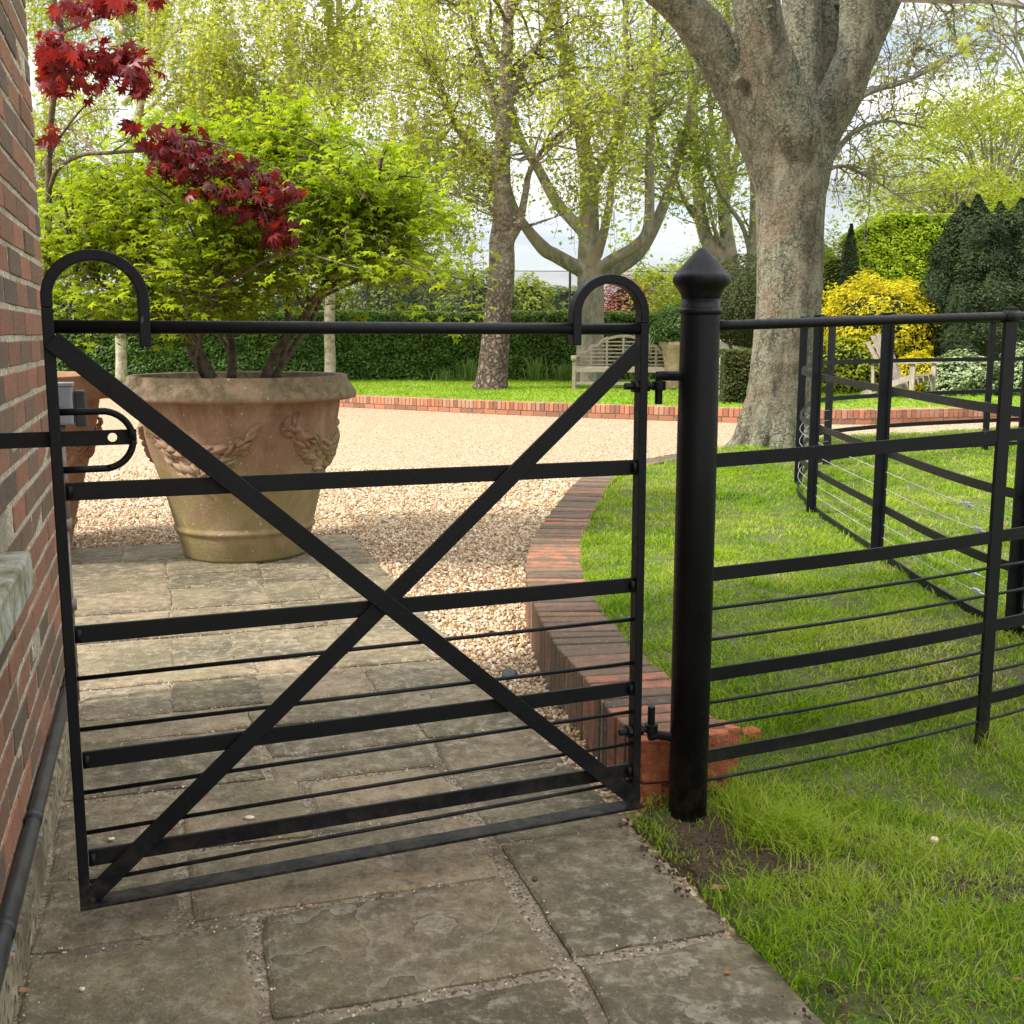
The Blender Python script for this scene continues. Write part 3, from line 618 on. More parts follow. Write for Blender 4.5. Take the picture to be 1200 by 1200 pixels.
# end face (return) bricks
mbe = MB(); k = 0; z = ZB
while z < TOPZ:
    u = WU-.052
    for j in range(2):
        L = .11 if (j + k) % 2 else .125
        c = uv(u-L/2, VEND-.026, z+CH/2-.006); obox(mbe, c, (*EU,0), (*EV,0), (0,0,1), L/2-.005, .026, CH/2-.006, random.random(), .0007); u -= L
    z += CH; k += 1
mbe.build('end_brickwork', M_BRICK, wall, bevel=.0025, seg=1)
mm = MB(); c = uv(WU-.16, (VEND-3.2)/2-.004, TOPZ/2-.02); obox(mm, c, (*EU,0), (*EV,0), (0,0,1), .1575, (VEND+3.2)/2-.006, TOPZ/2+.02); mm.build('mortar', M_MORTAR, wall)
mm = MB(); pts = [uv(.0, v, 0) for v in np.arange(-3.2, 1.0, .1)]
V = []; 
for p, v in zip(pts, np.arange(-3.2, 1.0, .1)):
    j = random.uniform(-.004, .004)
    for du, z in ((-.05,-.02),(.0+j,-.02),(-.004+j,.085),(-.034,.098)): V.append(uv(du, v, z))
nn = len(pts); mm.add(V, [(4*i+k, 4*i+4+k, 4*i+4+(k+1)%4, 4*i+(k+1)%4) for i in range(nn-1) for k in range(4)]+[(0,1,2,3),(4*nn-1,4*nn-2,4*nn-3,4*nn-4)])
mm.build('plinth', M_LEDGE, wall)
# sill
si = thing('stone_sill', 'mossy stone sill sticking out of the brick wall', 'sill', tuple(uv(WU, -.42, .70)))
mm = MB(); obox(mm, uv(WU+.012, -1.6, .745), (*EU,0), (*EV,0), (0,0,1), .045, 1.2, .043, None, .002); mm.build('block', M_SILL, si, bevel=.008)
# pipes along the base
pp = thing('cable_pipe', 'black cable pipe clipped along the foot of the brick wall', 'pipe', tuple(uv(.0, .9, .15)))
mm = MB(); tube(mm, [uv(WU+.02, v, .158+.003*sin(v*5)) for v in np.arange(-3, .98, .1)], .0165, 12); mm.build('conduit', M_PIPE, pp, smooth=True)
mm = MB(); tube(mm, [uv(WU+.018, v, .126+.002*sin(v*4+1)) for v in np.arange(-3, .98, .1)], .0125, 10); mm.build('cable', M_PIPE, pp, smooth=True)
for v in (.62, -.36, -.86, -1.7):
    mm = MB(); tube(mm, [uv(WU+.02, v-.012, .158), uv(WU+.02, v+.012, .158)], .0205, 12); cl = mm.build('clip', M_DBOX, pp, smooth=True)
    mm = MB(); tube(mm, [uv(WU+.03, v, .118), uv(WU+.036, v, .118)], .007, 8); mm.build('screw', M_STEEL, cl)

# isolator box and conduit on the wall's end
Bx = uv(-.052, .985, 1.02)
bo = thing('isolator_box', 'grey electrical isolator box on the end of the brick wall', 'electrical box', tuple(Bx))
mm = MB(); obox(mm, Bx+np.array([.038,.02,0]), (*EU,0), (*EV,0), (0,0,1), .044, .035, .065); mm.build('housing', M_GBOX, bo, bevel=.008, seg=3)
mm = MB(); obox(mm, Bx+np.array([.100,.042,-.012]), (*EU,0), (*EV,0), (0,0,1), .0175, .03, .06); mm.build('switch_body', M_DBOX, bo, bevel=.006, seg=2)
fc = Bx+np.array([.045,.02,0])-np.array([*EV,0])*.036
mm = MB(); tube(mm, [fc+np.array([0,0,.015]), fc+np.array([0,0,.015])-np.array([*EV,0])*.003], .02, 24); mm.build('knockout', M_GBOX, bo)
mm = MB(); obox(mm, Bx+np.array([.038,.02,.068]), (*EU,0), (*EV,0), (0,0,1), .048, .038, .006); mm.build('lid', M_STEEL, bo, bevel=.002)
cd = thing('metal_conduit', 'rusty metal conduit running down from the grey box', 'conduit', tuple(uv(-.03, 1.0, 0)))
q = uv(-.02, 1.005, 0)
mm = MB(); tube(mm, [q+(0,0,.62), q+(0,0,.965)], .021, 14); mm.build('upper_pipe', M_COND, cd, smooth=True)
mm = MB(); tube(mm, [q+(0,0,.0), q+(0,0,.62)], .0155, 14); mm.build('lower_pipe', M_COND, cd, smooth=True)
for z in (.62, .34, .94):
    mm = MB(); tube(mm, [q+(0,0,z-.018), q+(0,0,z+.018)], .025, 14); mm.build('coupling', M_COND, cd, smooth=True)

# ------------------------------------------------------------------ gate
GA = np.array([-.922, 2.209]); GD = radians(22.5); gd = np.array([cos(GD), sin(GD), 0]); gn = np.array([sin(GD), -cos(GD), 0])   # gn towards the camera
def G(s, z, o=0.): return np.array([*GA, 0]) + gd*s + gn*o + np.array([0, 0, z])
def gs(x, y):       # photo pixel -> (s, z) in the gate's plane
    d = ray(x, y); n_ = np.array([gn[0], gn[1], 0]); t = ((np.array([*GA, 0])-O)@n_)/(d@n_); p = O+t*d; return (p-np.array([*GA, 0]))@gd, p[2]
SL, SR = .012, 1.338
gate = thing('metal_gate', 'black painted metal estate gate with crossed braces and two hoops', 'gate', tuple(G(SL, .045)))
ST = .022; SDp = .032
def hoop(s0, s1, ztop, zend, sdir):
    r = abs(s1-s0)/2; c = (s0+s1)/2; pts = []
    for a in np.linspace(pi, 0, 29) if sdir > 0 else np.linspace(0, pi, 29): pts.append(G(c+r*cos(a), ztop-r*.92+r*.92*sin(a)))
    return pts, ztop-r*.92
for s0, s1, zt, sd_ in ((SL, .192, gs(107, 299)[1], 1), (SR, 1.158, gs(712, 327)[1], -1)):
    pts, zc = hoop(s0, s1, zt, 0, sd_); mm = MB(); sweep(mm, [G(s0, .045), G(s0, zc-.02)], ST, SDp, gn); mm.build('stile', M_BLACK, gate, bevel=.0025)
    mm = MB(); sweep(mm, [G(s0, zc-.02)]+pts+[G(s1, zc-.01), G(s1, 1.225)], ST, SDp, gn); mm.build('hoop', M_BLACK, gate, bevel=.0025)
mm = MB(); tube(mm, [G(SL+.01, 1.265), G(SR-.01, 1.263)], .0135, 16); mm.build('top_rail', M_BLACK, gate, smooth=True)
for zl, zr in ((.937,.928),(.640,.632),(.369,.364),(.151,.146)):
    mm = MB(); bar(mm, G(SL+.012, zl), G(SR-.012, zr), .037, .008, gn); rl = mm.build('rail', M_BLACK, gate, bevel=.0015)
    for s, z in ((SL+.02, zl), (SR-.02, zr)):
        mm = MB(); tube(mm, [G(s, z-.012, .012), G(s, z+.012, .012)], .006, 8); mm.build('weld', M_BLACK, rl, smooth=True)
for x0, y0, x1, y1 in ((87,796,740,726),(89,856,740,777),(92,930,740,834),(95,977,740,871),(100,1034,740,915)):
    zl = gs(x0, y0)[1]; zr = gs(x1, y1)[1]; mm = MB(); tube(mm, [G(SL+.01, zl), G(SR-.01, zr)], .005, 8); mm.build('thin_rod', M_BLACK, gate, smooth=True)
mm = MB(); bar(mm, G(SL-.011, .055, .010), G(SR+.011, .055, .010), .008, .052, gn); mm.build('bottom_rail', M_BLACK, gate, bevel=.0015)
s0, z0 = gs(60, 398); s1, z1 = gs(738, 932); mm = MB(); bar(mm, G(s0, z0, .020), G(s1, z1, .020), .040, .008, gn); mm.build('brace', M_BLACK, gate, bevel=.0015)
s0, z0 = gs(108, 1047); s1, z1 = gs(747, 408); mm = MB(); bar(mm, G(s0, z0, .0105), G(s1, z1, .0105), .040, .008, gn); mm.build('brace', M_BLACK, gate, bevel=.0015)
# latch loop (D of round bar)
zt, zb = gs(75, 483)[1], gs(75, 551)[1]; se = gs(156, 515)[0]; r = (zt-zb)/2; pts = [G(SL+.008, zt)]
for a in np.linspace(pi/2, -pi/2, 21): pts.append(G(se-r+r*cos(a), (zt+zb)/2+r*sin(a)))
pts.append(G(SL+.008, zb)); mm = MB(); tube(mm, spline(pts, 2), .0072, 10); mm.build('latch_loop', M_BLACK, gate, smooth=True)
# hinge eyes
for (xe, ye, up) in ((772, 452, 0), (763, 853, 1)):
    s, z = gs(xe, ye); mm = MB()
    tube(mm, [G(SR-.045, z), G(SR+.032, z)], .0085, 10)
    tube(mm, [G(SR-.023, z), G(SR-.012, z)], .017, 6); tube(mm, [G(SR+.012, z), G(SR+.021, z)], .015, 6)
    tube(mm, [G(s, z-.011), G(s, z+.011)], .0175, 16)
    h = mm.build('hinge_bolt', M_BLACK, gate, bevel=.0015)

# gate post
PC = np.array([.457, 2.738, 0])
gp = thing('gate_post', 'round black metal post with a pointed cap between gate and fence', 'post', (PC[0], PC[1], 0))
mm = MB(); lathe(mm, PC, [(.0495,-.08),(.0495,1.0),(.0475,1.29),(.0470,1.335)], 40); mm.build('shaft', M_BLACK, gp, smooth=True)
mm = MB(); lathe(mm, PC, [(.046,1.296),(.0505,1.298),(.053,1.303),(.053,1.307),(.0505,1.312),(.046,1.314)], 40); mm.build('collar', M_BLACK, gp, smooth=True)
cp = [(.046,1.33),(.049,1.345),(.056,1.358),(.065,1.368),(.0685,1.376),(.0688,1.384),(.066,1.391),(.062,1.394),(.050,1.410),(.030,1.433),(.012,1.452),(.004,1.4565)]
mm = MB(); lathe(mm, PC, cp, 40); o = mm.build('cap', M_BLACK, gp, smooth=True)
for (xe, ye, up) in ((772, 452, 0), (763, 853, 1)):
    s, z = gs(xe, ye); mm = MB()
    zz = z+.024 if not up else z-.022
    tube(mm, [G(s-.006, zz), G(s+.02, zz), PC+np.array([-.03,-.01,zz])], [.0115,.012,.0125], 12)
    tube(mm, [G(s, zz), G(s, z-.045 if not up else z+.058)], .0095, 14)
    mm.build('hinge_pin', M_BLACK, gp, bevel=.001)
# keeper bar on the wall
zk = gs(60, 516)[1]; sk0 = -.125
kp = thing('latch_keeper', 'black keeper bar bolted to the brick wall and reaching behind the gate', 'latch', tuple(G(sk0, zk)))
hx = gs(131, 514)[0]*1.02; he = gs(160, 515)[0]+.002; hw = .0155; mm = MB(); V = []
ring = []; N16 = 24
for k in range(N16):
    a = 2*pi*k/N16; cx_, cz_ = cos(a), sin(a); m_ = max(abs(cx_), abs(cz_)); ring.append((hx+hw*cx_/m_, hw*cz_/m_, hx+.0092*cx_, .0092*cz_))
for o_ in (-.019, -.025):
    V += [G(a, zk+b, o_) for a, b, _, _ in ring]+[G(a, zk+b, o_) for _, _, a, b in ring]
Fc = []
for k in range(N16):
    j = (k+1) % N16; Fc += [(k, j, N16+j, N16+k), (2*N16+k, 3*N16+k, 3*N16+j, 2*N16+j), (N16+k, N16+j, 3*N16+j, 3*N16+k), (k, 2*N16+k, 2*N16+j, j)]
mm.add(V, Fc); bar(mm, G(sk0, zk, -.022), G(hx-hw, zk, -.022), .031, .006, gn); bar(mm, G(hx+hw, zk, -.022), G(he, zk, -.022), .031, .006, gn)
kb_ = mm.build('bar', M_BLACK, kp)
mm = MB(); obox(mm, G(sk0+.012, zk-.005), gd, gn, (0,0,1), .004, .03, .088); mm.build('plate', M_BLACK, kp, bevel=.0015)
for dz in (.066, -.066):
    mm = MB(); tube(mm, [G(sk0+.014, zk+dz, .0), G(sk0+.028, zk+dz, .0)], .009, 6); mm.build('bolt', M_STEEL, kp)

# ------------------------------------------------------------------ estate fence
fpts = [(.457,2.748),(.94,2.932),(1.39,3.145),(1.60,3.27),(1.80,3.42),(1.885,3.60),(1.83,3.80),(1.765,4.1),(1.745,4.6),(1.755,5.2),(1.765,5.9),(1.79,6.5),(1.87,7.2),(2.06,7.86),(2.28,8.5),(2.58,9.02),(3.35,9.65),(4.34,10.15),(5.4,10.55),(7.2,11.05),(9.5,11.5)]
FP = spline([(x, y, 0) for x, y in fpts], 10)[:, :2]; FL = arclen(FP)
def fidx(x, y): return FL[np.argmin(np.linalg.norm(FP-np.array([x, y]), axis=1))]
def fat(s): return np.array([np.interp(s, FL, FP[:, 0]), np.interp(s, FL, FP[:, 1])])
def flift(s): return np.interp(s, [0, 1.0, 2.2, 4, 7, 20], [0, .03, .045, .065, .09, .11])
fence = thing('estate_fence', 'black metal estate fence curving across the lawn from the gate post', 'fence', (PC[0]+.06, PC[1]+.02, .0))
post_s = [fidx(1.39,3.145), fidx(1.80,3.86), fidx(1.755,5.2), fidx(1.79,6.5), fidx(2.06,7.86), fidx(2.58,9.02), fidx(4.34,10.15), fidx(7.2,11.05)]
smax = FL[-1]; s0 = .045
for zi, ztop in enumerate((1.27,)):
    ss = np.arange(s0, smax, .05); mm = MB(); tube(mm, [(*fat(s), ztop+flift(s)) for s in ss], .0125, 12); mm.build('top_rail', M_BLACK, fence, smooth=True)
for z in (.937,.646,.381,.160):
    ss = np.arange(s0, smax, .05); mm = MB(); pts = [np.array([*fat(s), z+flift(s)]) for s in ss]
    V = []
    for i, p in enumerate(pts):
        d = unit(pts[min(i+1, len(pts)-1)]-pts[max(i-1, 0)]); sd_ = unit(np.cross(d, (0,0,1)))
        for a, b in ((-1,-1),(1,-1),(1,1),(-1,1)): V.append(p+sd_*.004*a+np.array([0,0,.0175])*b)
    n_ = len(pts); mm.add(V, [(4*i+k, 4*i+(k+1)%4, 4*i+4+(k+1)%4, 4*i+4+k) for i in range(n_-1) for k in range(4)]+[(3,2,1,0),(4*n_-4,4*n_-3,4*n_-2,4*n_-1)])
    mm.build('rail', M_BLACK, fence)
def fz(y):
    d = ray(830, y); return (O+ (2.80/d[1])*d)[2]
RZ = [fz(713), fz(750), fz(825), fz(853), fz(917)]
for z in (.556,.475,.306,.242,.095):
    ss = np.arange(s0, post_s[1]+.02, .04); mm = MB(); tube(mm, [(*fat(s), z+flift(s)) for s in ss], .0048, 8); mm.build('thin_rod', M_BLACK, fence, smooth=True)
    a = post_s[1]; ss = np.arange(a, smax, .1)
    mm = MB(); tube(mm, [(*fat(s), z+flift(s)+(.004 if k % 2 else 0)*0) for k, s in enumerate(ss)], .0017, 5); wr_ = mm.build('wire', M_WIRE, fence, smooth=True)
    st_ = fidx(1.74, 4.15)+{.556:.1,.475:.0,.306:.02,.242:-.02,.095:-.12}[z]; q = np.array([*fat(st_), z+flift(st_)]); d = np.array([*unit(fat(st_+.05)-fat(st_-.05)), 0]); mm = MB()
    obox(mm, q, d, (-d[1], d[0], 0), (0,0,1), .022, .007, .010); tube(mm, [q-d*.06, q+d*.05], .0045, 6); mm.build('tensioner', M_STEEL, fence, bevel=.002)
for i, s in enumerate(post_s):
    p = fat(s); d = np.array([*unit(fat(s+.03)-fat(s-.03)), 0]); nn = np.array([-d[1], d[0], 0]); zg = float(hlawn(p[0], p[1])); mm = MB(); zt = 1.295+flift(s)
    c = np.array([p[0], p[1], (zg-.1+zt)/2]); hz = (zt-zg+.1)/2
    obox(mm, c-nn*.0, d, nn, (0,0,1), .024, .0055, hz); 
    if i: obox(mm, c+nn*.027, d, nn, (0,0,1), .005, .0215, hz-.003)
    po = mm.build('post', M_BLACK, fence, bevel=.0015)
    mm = MB(); tube(mm, [np.array([*fat(s-.028), zt-.025]), np.array([*fat(s+.028), zt-.025])], .017, 12); mm.build('collar', M_BLACK, po, smooth=True)

# ------------------------------------------------------------------ terracotta pots
def pot(cx, cy, m, label, group='large terracotta pots'):
    o = thing('terracotta_pot', label, 'plant pot', (cx, cy, 0), group)
    c = np.array([cx, cy, 0])
    prof = [(.30,.0),(.345,.004),(.352,.02),(.378,.13),(.384,.150),(.392,.156),(.398,.166),(.398,.178),(.391,.188),(.392,.197),(.425,.33),(.462,.46),(.500,.58),(.530,.70),(.552,.82),(.563,.885),(.575,.893),(.632,.894),(.650,.900),(.657,.912),(.655,.93),(.635,.962),(.615,.990),(.606,1.004),(.606,1.020),(.600,1.026),(.565,1.026),(.556,1.018),(.548,.965)]
    mm = MB(); lathe(mm, c, prof, 96, wob=lambda a, z: .004*sin(3*a+z*4)+.003*sin(7*a+2)+.0015*sin(19*a+z*30)); mm.build('body', m, o, smooth=True)
    mm = MB(); lathe(mm, c, [(.55,.93),(.55,.965),(.3,.985),(.05,.99)], 32); mm.build('compost', M_SOIL, o)
    # garland of fruit and leaves in relief
    mm = MB()
    def R(z): return np.interp(z, [p[1] for p in prof[:16]], [p[0] for p in prof[:16]])
    def blob(a, z, r, sq=1., tall=1.):
        q = R(z); ctr = c+np.array([q*cos(a), q*sin(a), z]); n_ = 7; t_ = np.array([-sin(a), cos(a), 0]); nr = np.array([cos(a), sin(a), -.25]); nr = unit(nr); up = np.cross(nr, t_); V = []
        for i in range(n_+1):
            ph = pi*i/n_
            for k in range(10):
                th = 2*pi*k/10; V.append(ctr + t_*r*sq*sin(ph)*cos(th)+up*r*tall*sin(ph)*sin(th)+nr*r*.55*cos(ph))
        mm.add(V, [(i*10+k, i*10+(k+1)%10, (i+1)*10+(k+1)%10, (i+1)*10+k) for i in range(n_) for k in range(10)])
    def leaf(a, z, L, ang):
        q = R(z); nr = unit(np.array([cos(a), sin(a), -.25])); t_ = np.array([-sin(a), cos(a), 0]); up = np.cross(nr, t_); d = t_*cos(ang)+up*sin(ang); sdv = np.cross(nr, d); ctr = c+np.array([q*cos(a), q*sin(a), z])
        V = []; 
        for t in np.linspace(0, 1, 6):
            wd = L*.26*sin(pi*min(1, t*.95+.03)); 
            for k, hgt in ((-1,.0),(-.5,.012),(0,.026),(.5,.012),(1,.0)): V.append(ctr+d*L*(t-.5)+sdv*wd*k+nr*(hgt-.004+.012*sin(t*pi)))
        mm.add(V, [(5*i+k, 5*i+k+1, 5*i+6+k, 5*i+5+k) for i in range(5) for k in range(4)])
    rnd = random.Random(5)
    for sw in range(4):
        mm = MB()
        a0 = -pi/2+.10+sw*pi/2-.28+.93
        for i in range(34):
            t = i/33.; a = a0+t*1.2; z = .60+.19*(2*t-1)**2*.9-.03; thick = .055*(1-(2*t-1)**2)+.016
            if .12 < t < .88:
                for _ in range(2): blob(a+rnd.uniform(-.03, .03), z+rnd.uniform(-1, 1)*thick, rnd.uniform(.018, .036), rnd.uniform(.9, 1.3))
            leaf(a+rnd.uniform(-.03, .03), z+rnd.uniform(-1, 1)*thick*1.3, rnd.uniform(.07, .12), rnd.uniform(-.5, .5)+(pi if t < .5 else 0)+(.5 if t > .5 else -.5))
        for _ in range(6): leaf(a0-.02+rnd.uniform(-.05, .05), .75+rnd.uniform(-.05, .05), .09, rnd.uniform(0, 6.28))
        mm.build('garland', m, o, smooth=True)
    return o
P1 = np.array([-1.545, 6.35, 0]); P2 = np.array([-2.93, 6.32, 0])
pot(P1[0], P1[1], M_TC, 'huge mossy terracotta pot with a garland holding the green maple')
pot(P2[0], P2[1], M_TC2, 'redder terracotta pot mostly hidden behind the brick wall')

# ------------------------------------------------------------------ foliage helpers
def leafset(P, size, m, name, parent, rnd=None, up=.35, asp=.55, nrm=None):
    """diamond leaves (one folded quad each)"""
    n = len(P); P = np.asarray(P); size = np.broadcast_to(size, (n,))*rng.uniform(.45, 1.45, n)
    N_ = rng.normal(0, 1, (n, 3)); N_[:, 2] = np.abs(N_[:, 2])+up*2
    if nrm is not None: N_ = N_*.55+nrm*1.1
    N_ /= np.linalg.norm(N_, axis=1)[:, None]; A = rng.normal(0, 1, (n, 3)); A -= (A*N_).sum(1)[:, None]*N_; A /= np.linalg.norm(A, axis=1)[:, None]; B = np.cross(N_, A)
    L = size[:, None]; V = np.stack([P-A*L*.5, P+B*L*asp*.5+N_*L*.08, P+A*L*.5, P-B*L*asp*.5+N_*L*.08], 1)
    r = rng.random(n) if rnd is None else rnd
    return quads(name, V.reshape(-1, 3), 4, r, m, parent)
def palmate(P, size, m, name, parent, lobes=5, up=1.0, droop=.2, r=None, A0=None, sp=2.1):
    """maple leaves: pointed lobes, each a folded pair of triangles"""
    n = len(P); size = np.broadcast_to(size, (n,))*rng.uniform(.75, 1.25, n)
    N_ = rng.normal(0, .45, (n, 3)); N_[:, 2] += up; N_ /= np.linalg.norm(N_, axis=1)[:, None]
    A = rng.normal(0, 1, (n, 3)) if A0 is None else A0+rng.normal(0, .45, (n, 3)); A -= (A*N_).sum(1)[:, None]*N_; A /= np.linalg.norm(A, axis=1)[:, None]; B = np.cross(N_, A)
    out = []; fac = {7:[.62,.85,.97,1.,.97,.85,.62],5:[.7,.92,1.,.92,.7]}[lobes]; an = np.linspace(-sp, sp, lobes)
    for k in range(lobes):
        d = A*cos(an[k])+B*sin(an[k]); s_ = -A*sin(an[k])+B*cos(an[k]); L = (size*fac[k])[:, None]*.55
        tip = P+d*L-N_*L*droop; w_ = L*(.17 if lobes == 7 else .24)
        mid = P+d*L*.5+N_*L*.05
        out.append(np.stack([P, mid-s_*w_, tip, mid+s_*w_], 1))
    V = np.stack(out, 1).reshape(-1, 3); rr = rng.random(n) if r is None else r
    return quads(name, V, 4, np.repeat(rr, lobes), m, parent)
def rbranch(p, d, L, r, n=7, wob=.18, lift=0., droop=0.):
    pts = [np.asarray(p, float)]; d = unit(d); q = []
    for i in range(n):
        d = unit(d+rng.normal(0, wob, 3)+np.array([0, 0, lift-droop*(i/n)])); pts.append(pts[-1]+d*L/n)
    return np.array(pts), np.linspace(r, r*.25, n+1)
def at(P, t):
    L = arclen(P); return np.array([np.interp(t*L[-1], L, P[:, i]) for i in range(3)])
def tree_grow(name, label, cat, limbs, m_bark_, m_leaf, axis, nsub=(8, 6), lsub=(1.6, .7), leaves=12, leafsize=.06, group=None, seg=10, droop=0., lift=.05, spreadup=.3,
              stem_only=(), twigs=0, strand=0, strandlen=1.2, leafj=.12, remesh=0, outw=1., tmin=.35, keep=None, upl=.35, asp=.6, trunkname='trunk', rtw=.012):
    base = limbs[0][0][0]; o = thing(name, label, cat, (float(base[0]), float(base[1]), float(max(base[2], 0))), group)
    mm = MB(); br = MB(); LP_ = []
    for li, (P, R) in enumerate(limbs):
        P = np.asarray(P, float); R = np.asarray(R, float); Q = spline(P, 5); RR = np.interp(np.linspace(0, len(R)-1, len(Q)), np.arange(len(R)), R)
        tube(mm, Q, RR, seg, lump=.012)
        if li in stem_only: continue
        Lq = arclen(Q)[-1]
        for j in range(nsub[0]):
            t = rng.uniform(tmin, 1.) if j else 1.; p = at(Q, t); out = p-np.array([axis[0], axis[1], p[2]]); out = unit(out+rng.normal(0, .6, 3)*.8)*outw
            d = unit(out+np.array([0, 0, spreadup])+rng.normal(0, .45, 3)); r0 = max(.006, np.interp(t, [0, 1], [R[0], R[-1]])*.38)
            B, BR = rbranch(p, d, lsub[0]*rng.uniform(.6, 1.2), min(r0, .05), 7, .2, lift, droop)
            if keep is not None and not keep(B[-1]): continue
            tube(br, B, BR, 5, False)
            for k in range(nsub[1]):
                t2 = rng.uniform(.2, 1.) if k else 1.; p2 = at(B, t2); d2 = unit(unit(B[-1]-B[0])*.6+rng.normal(0, .8, 3)+np.array([0, 0, lift]))
                T, TR = rbranch(p2, d2, lsub[1]*rng.uniform(.5, 1.2), rtw, 5, .25, lift, droop*1.4); tube(br, T, TR*.6, 3, False)
                m_ = leaves; ts = rng.uniform(.15, 1.05, m_); Lp = np.array([at(T, min(1, a)) for a in ts])+rng.normal(0, leafj, (m_, 3)); LP_.append(Lp)
                for s_ in range(strand):
                    st0 = at(T, rng.uniform(.3, 1)); ln = strandlen*rng.uniform(.4, 1.1); sp_ = st0+np.cumsum(np.c_[rng.normal(0, .03, (6, 2)), np.full(6, -ln/6)], 0); tube(br, np.vstack([st0, sp_]), .004, 3, False)
                    mm2 = int(leaves*.9); a = rng.uniform(0, 1, mm2); LP_.append(st0+np.c_[np.zeros((mm2, 2)), -a*ln]+rng.normal(0, .05, (mm2, 3)))
    tr = mm.build(trunkname, m_bark_, o, smooth=True)
    if remesh:
        rm = tr.modifiers.new('r', 'REMESH'); rm.mode = 'VOXEL'; rm.voxel_size = remesh; rm.use_smooth_shade = True
        sm = tr.modifiers.new('s', 'SMOOTH'); sm.factor = .6; sm.iterations = 5
    if br.n: br.build('branches', m_bark_, o)
    if LP_ and leaves:
        A = np.concatenate(LP_); 
        x_, y_ = px(A); vis = (x_ > -160) & (x_ < 1360) & (y_ > -330) & (A[:, 1] > 1); A = A[vis]
        leafset(A, leafsize, m_leaf, 'crown', o, up=upl, asp=asp)
        print(name, len(A))
    return o
def D(x, y, Y): return dep(x, y, Y)

# --- foreground plane tree
YT = 10.75
def r_(pxw, Y=YT): return pxw/2/F*Y*.93
limbs = [
 ([D(905,535,YT), D(909,500,YT), D(915,450,YT), D(921,400,YT), D(925,340,YT), D(926,280,YT), D(927,230,YT), D(932,185,YT), D(936,150,YT)], [r_(98),r_(84),r_(80),r_(80),r_(80),r_(81),r_(84),r_(92),r_(60)]),
 ([D(915,225,YT), D(896,165,YT-.05), D(868,105,YT-.1), D(838,55,YT-.2), D(800,8,YT-.3), D(735,-40,YT-.4), D(640,-80,YT-.4)], [r_(55),r_(62),r_(60),r_(56),r_(46),r_(38),r_(30)]),
 ([D(940,215,YT-.08), D(935,160,YT-.22), D(912,100,YT-.32), D(893,45,YT-.4), D(882,-20,YT-.5), D(860,-120,YT-.6)], [r_(40),r_(60),r_(60),r_(56),r_(52),r_(40)]),
 ([D(938,190,YT+.15), D(938,120,YT+.3), D(939,60,YT+.35), D(938,-20,YT+.4), D(930,-150,YT+.5)], [r_(50),r_(52),r_(50),r_(46),r_(36)]),
 ([D(944,205,YT-.02), D(962,150,YT-.06), D(985,110,YT-.12), D(1003,60,YT-.14), D(1004,10,YT-.16), D(1000,-60,YT-.2), D(1020,-160,YT-.3)], [r_(40),r_(56),r_(54),r_(46),r_(40),r_(34),r_(24)]),
 ([D(990,105,YT), D(1008,62,YT+.05), D(1030,20,YT+.1), D(1055,-30,YT+.1), D(1100,-120,YT)], [r_(40),r_(44),r_(36),r_(30),r_(22)]),
 ([D(950,160,YT+.25), D(968,100,YT+.4), D(972,40,YT+.5), D(965,-30,YT+.6)], [r_(36),r_(36),r_(32),r_(28)]),
 ([D(878,110,YT-.15), D(868,95,YT-.3), D(862,90,YT-.36)], [r_(24),r_(18),r_(9)]),
]
_b = D(905,528,YT)
for _k, _a in enumerate((-2.9, -2.2, -1.5, -.7, .1, 2.4)): _d = np.array([cos(_a), sin(_a), 0]); limbs.append(([_b+_d*.18+(0,0,.45), _b+_d*.31+(0,0,.14), _b+_d*.44+(0,0,.02), _b+_d*.6+(0,0,-.06)], [.13,.10,.06,.03]))
t1 = tree_grow('plane_tree', 'large foreground tree with mottled lichen bark and thick forked limbs', 'tree', limbs, M_BPLANE, M_PLANE2, (2.7, 10.75), (5, 5), (1.6, .8), 4, .06, stem_only=(0, 7, 8, 9, 10, 11, 12, 13), seg=24, remesh=.018, tmin=.75,
               keep=lambda p: (lambda a, b: b[0] < -30 or (a[0] > 1000))(*px(p)))
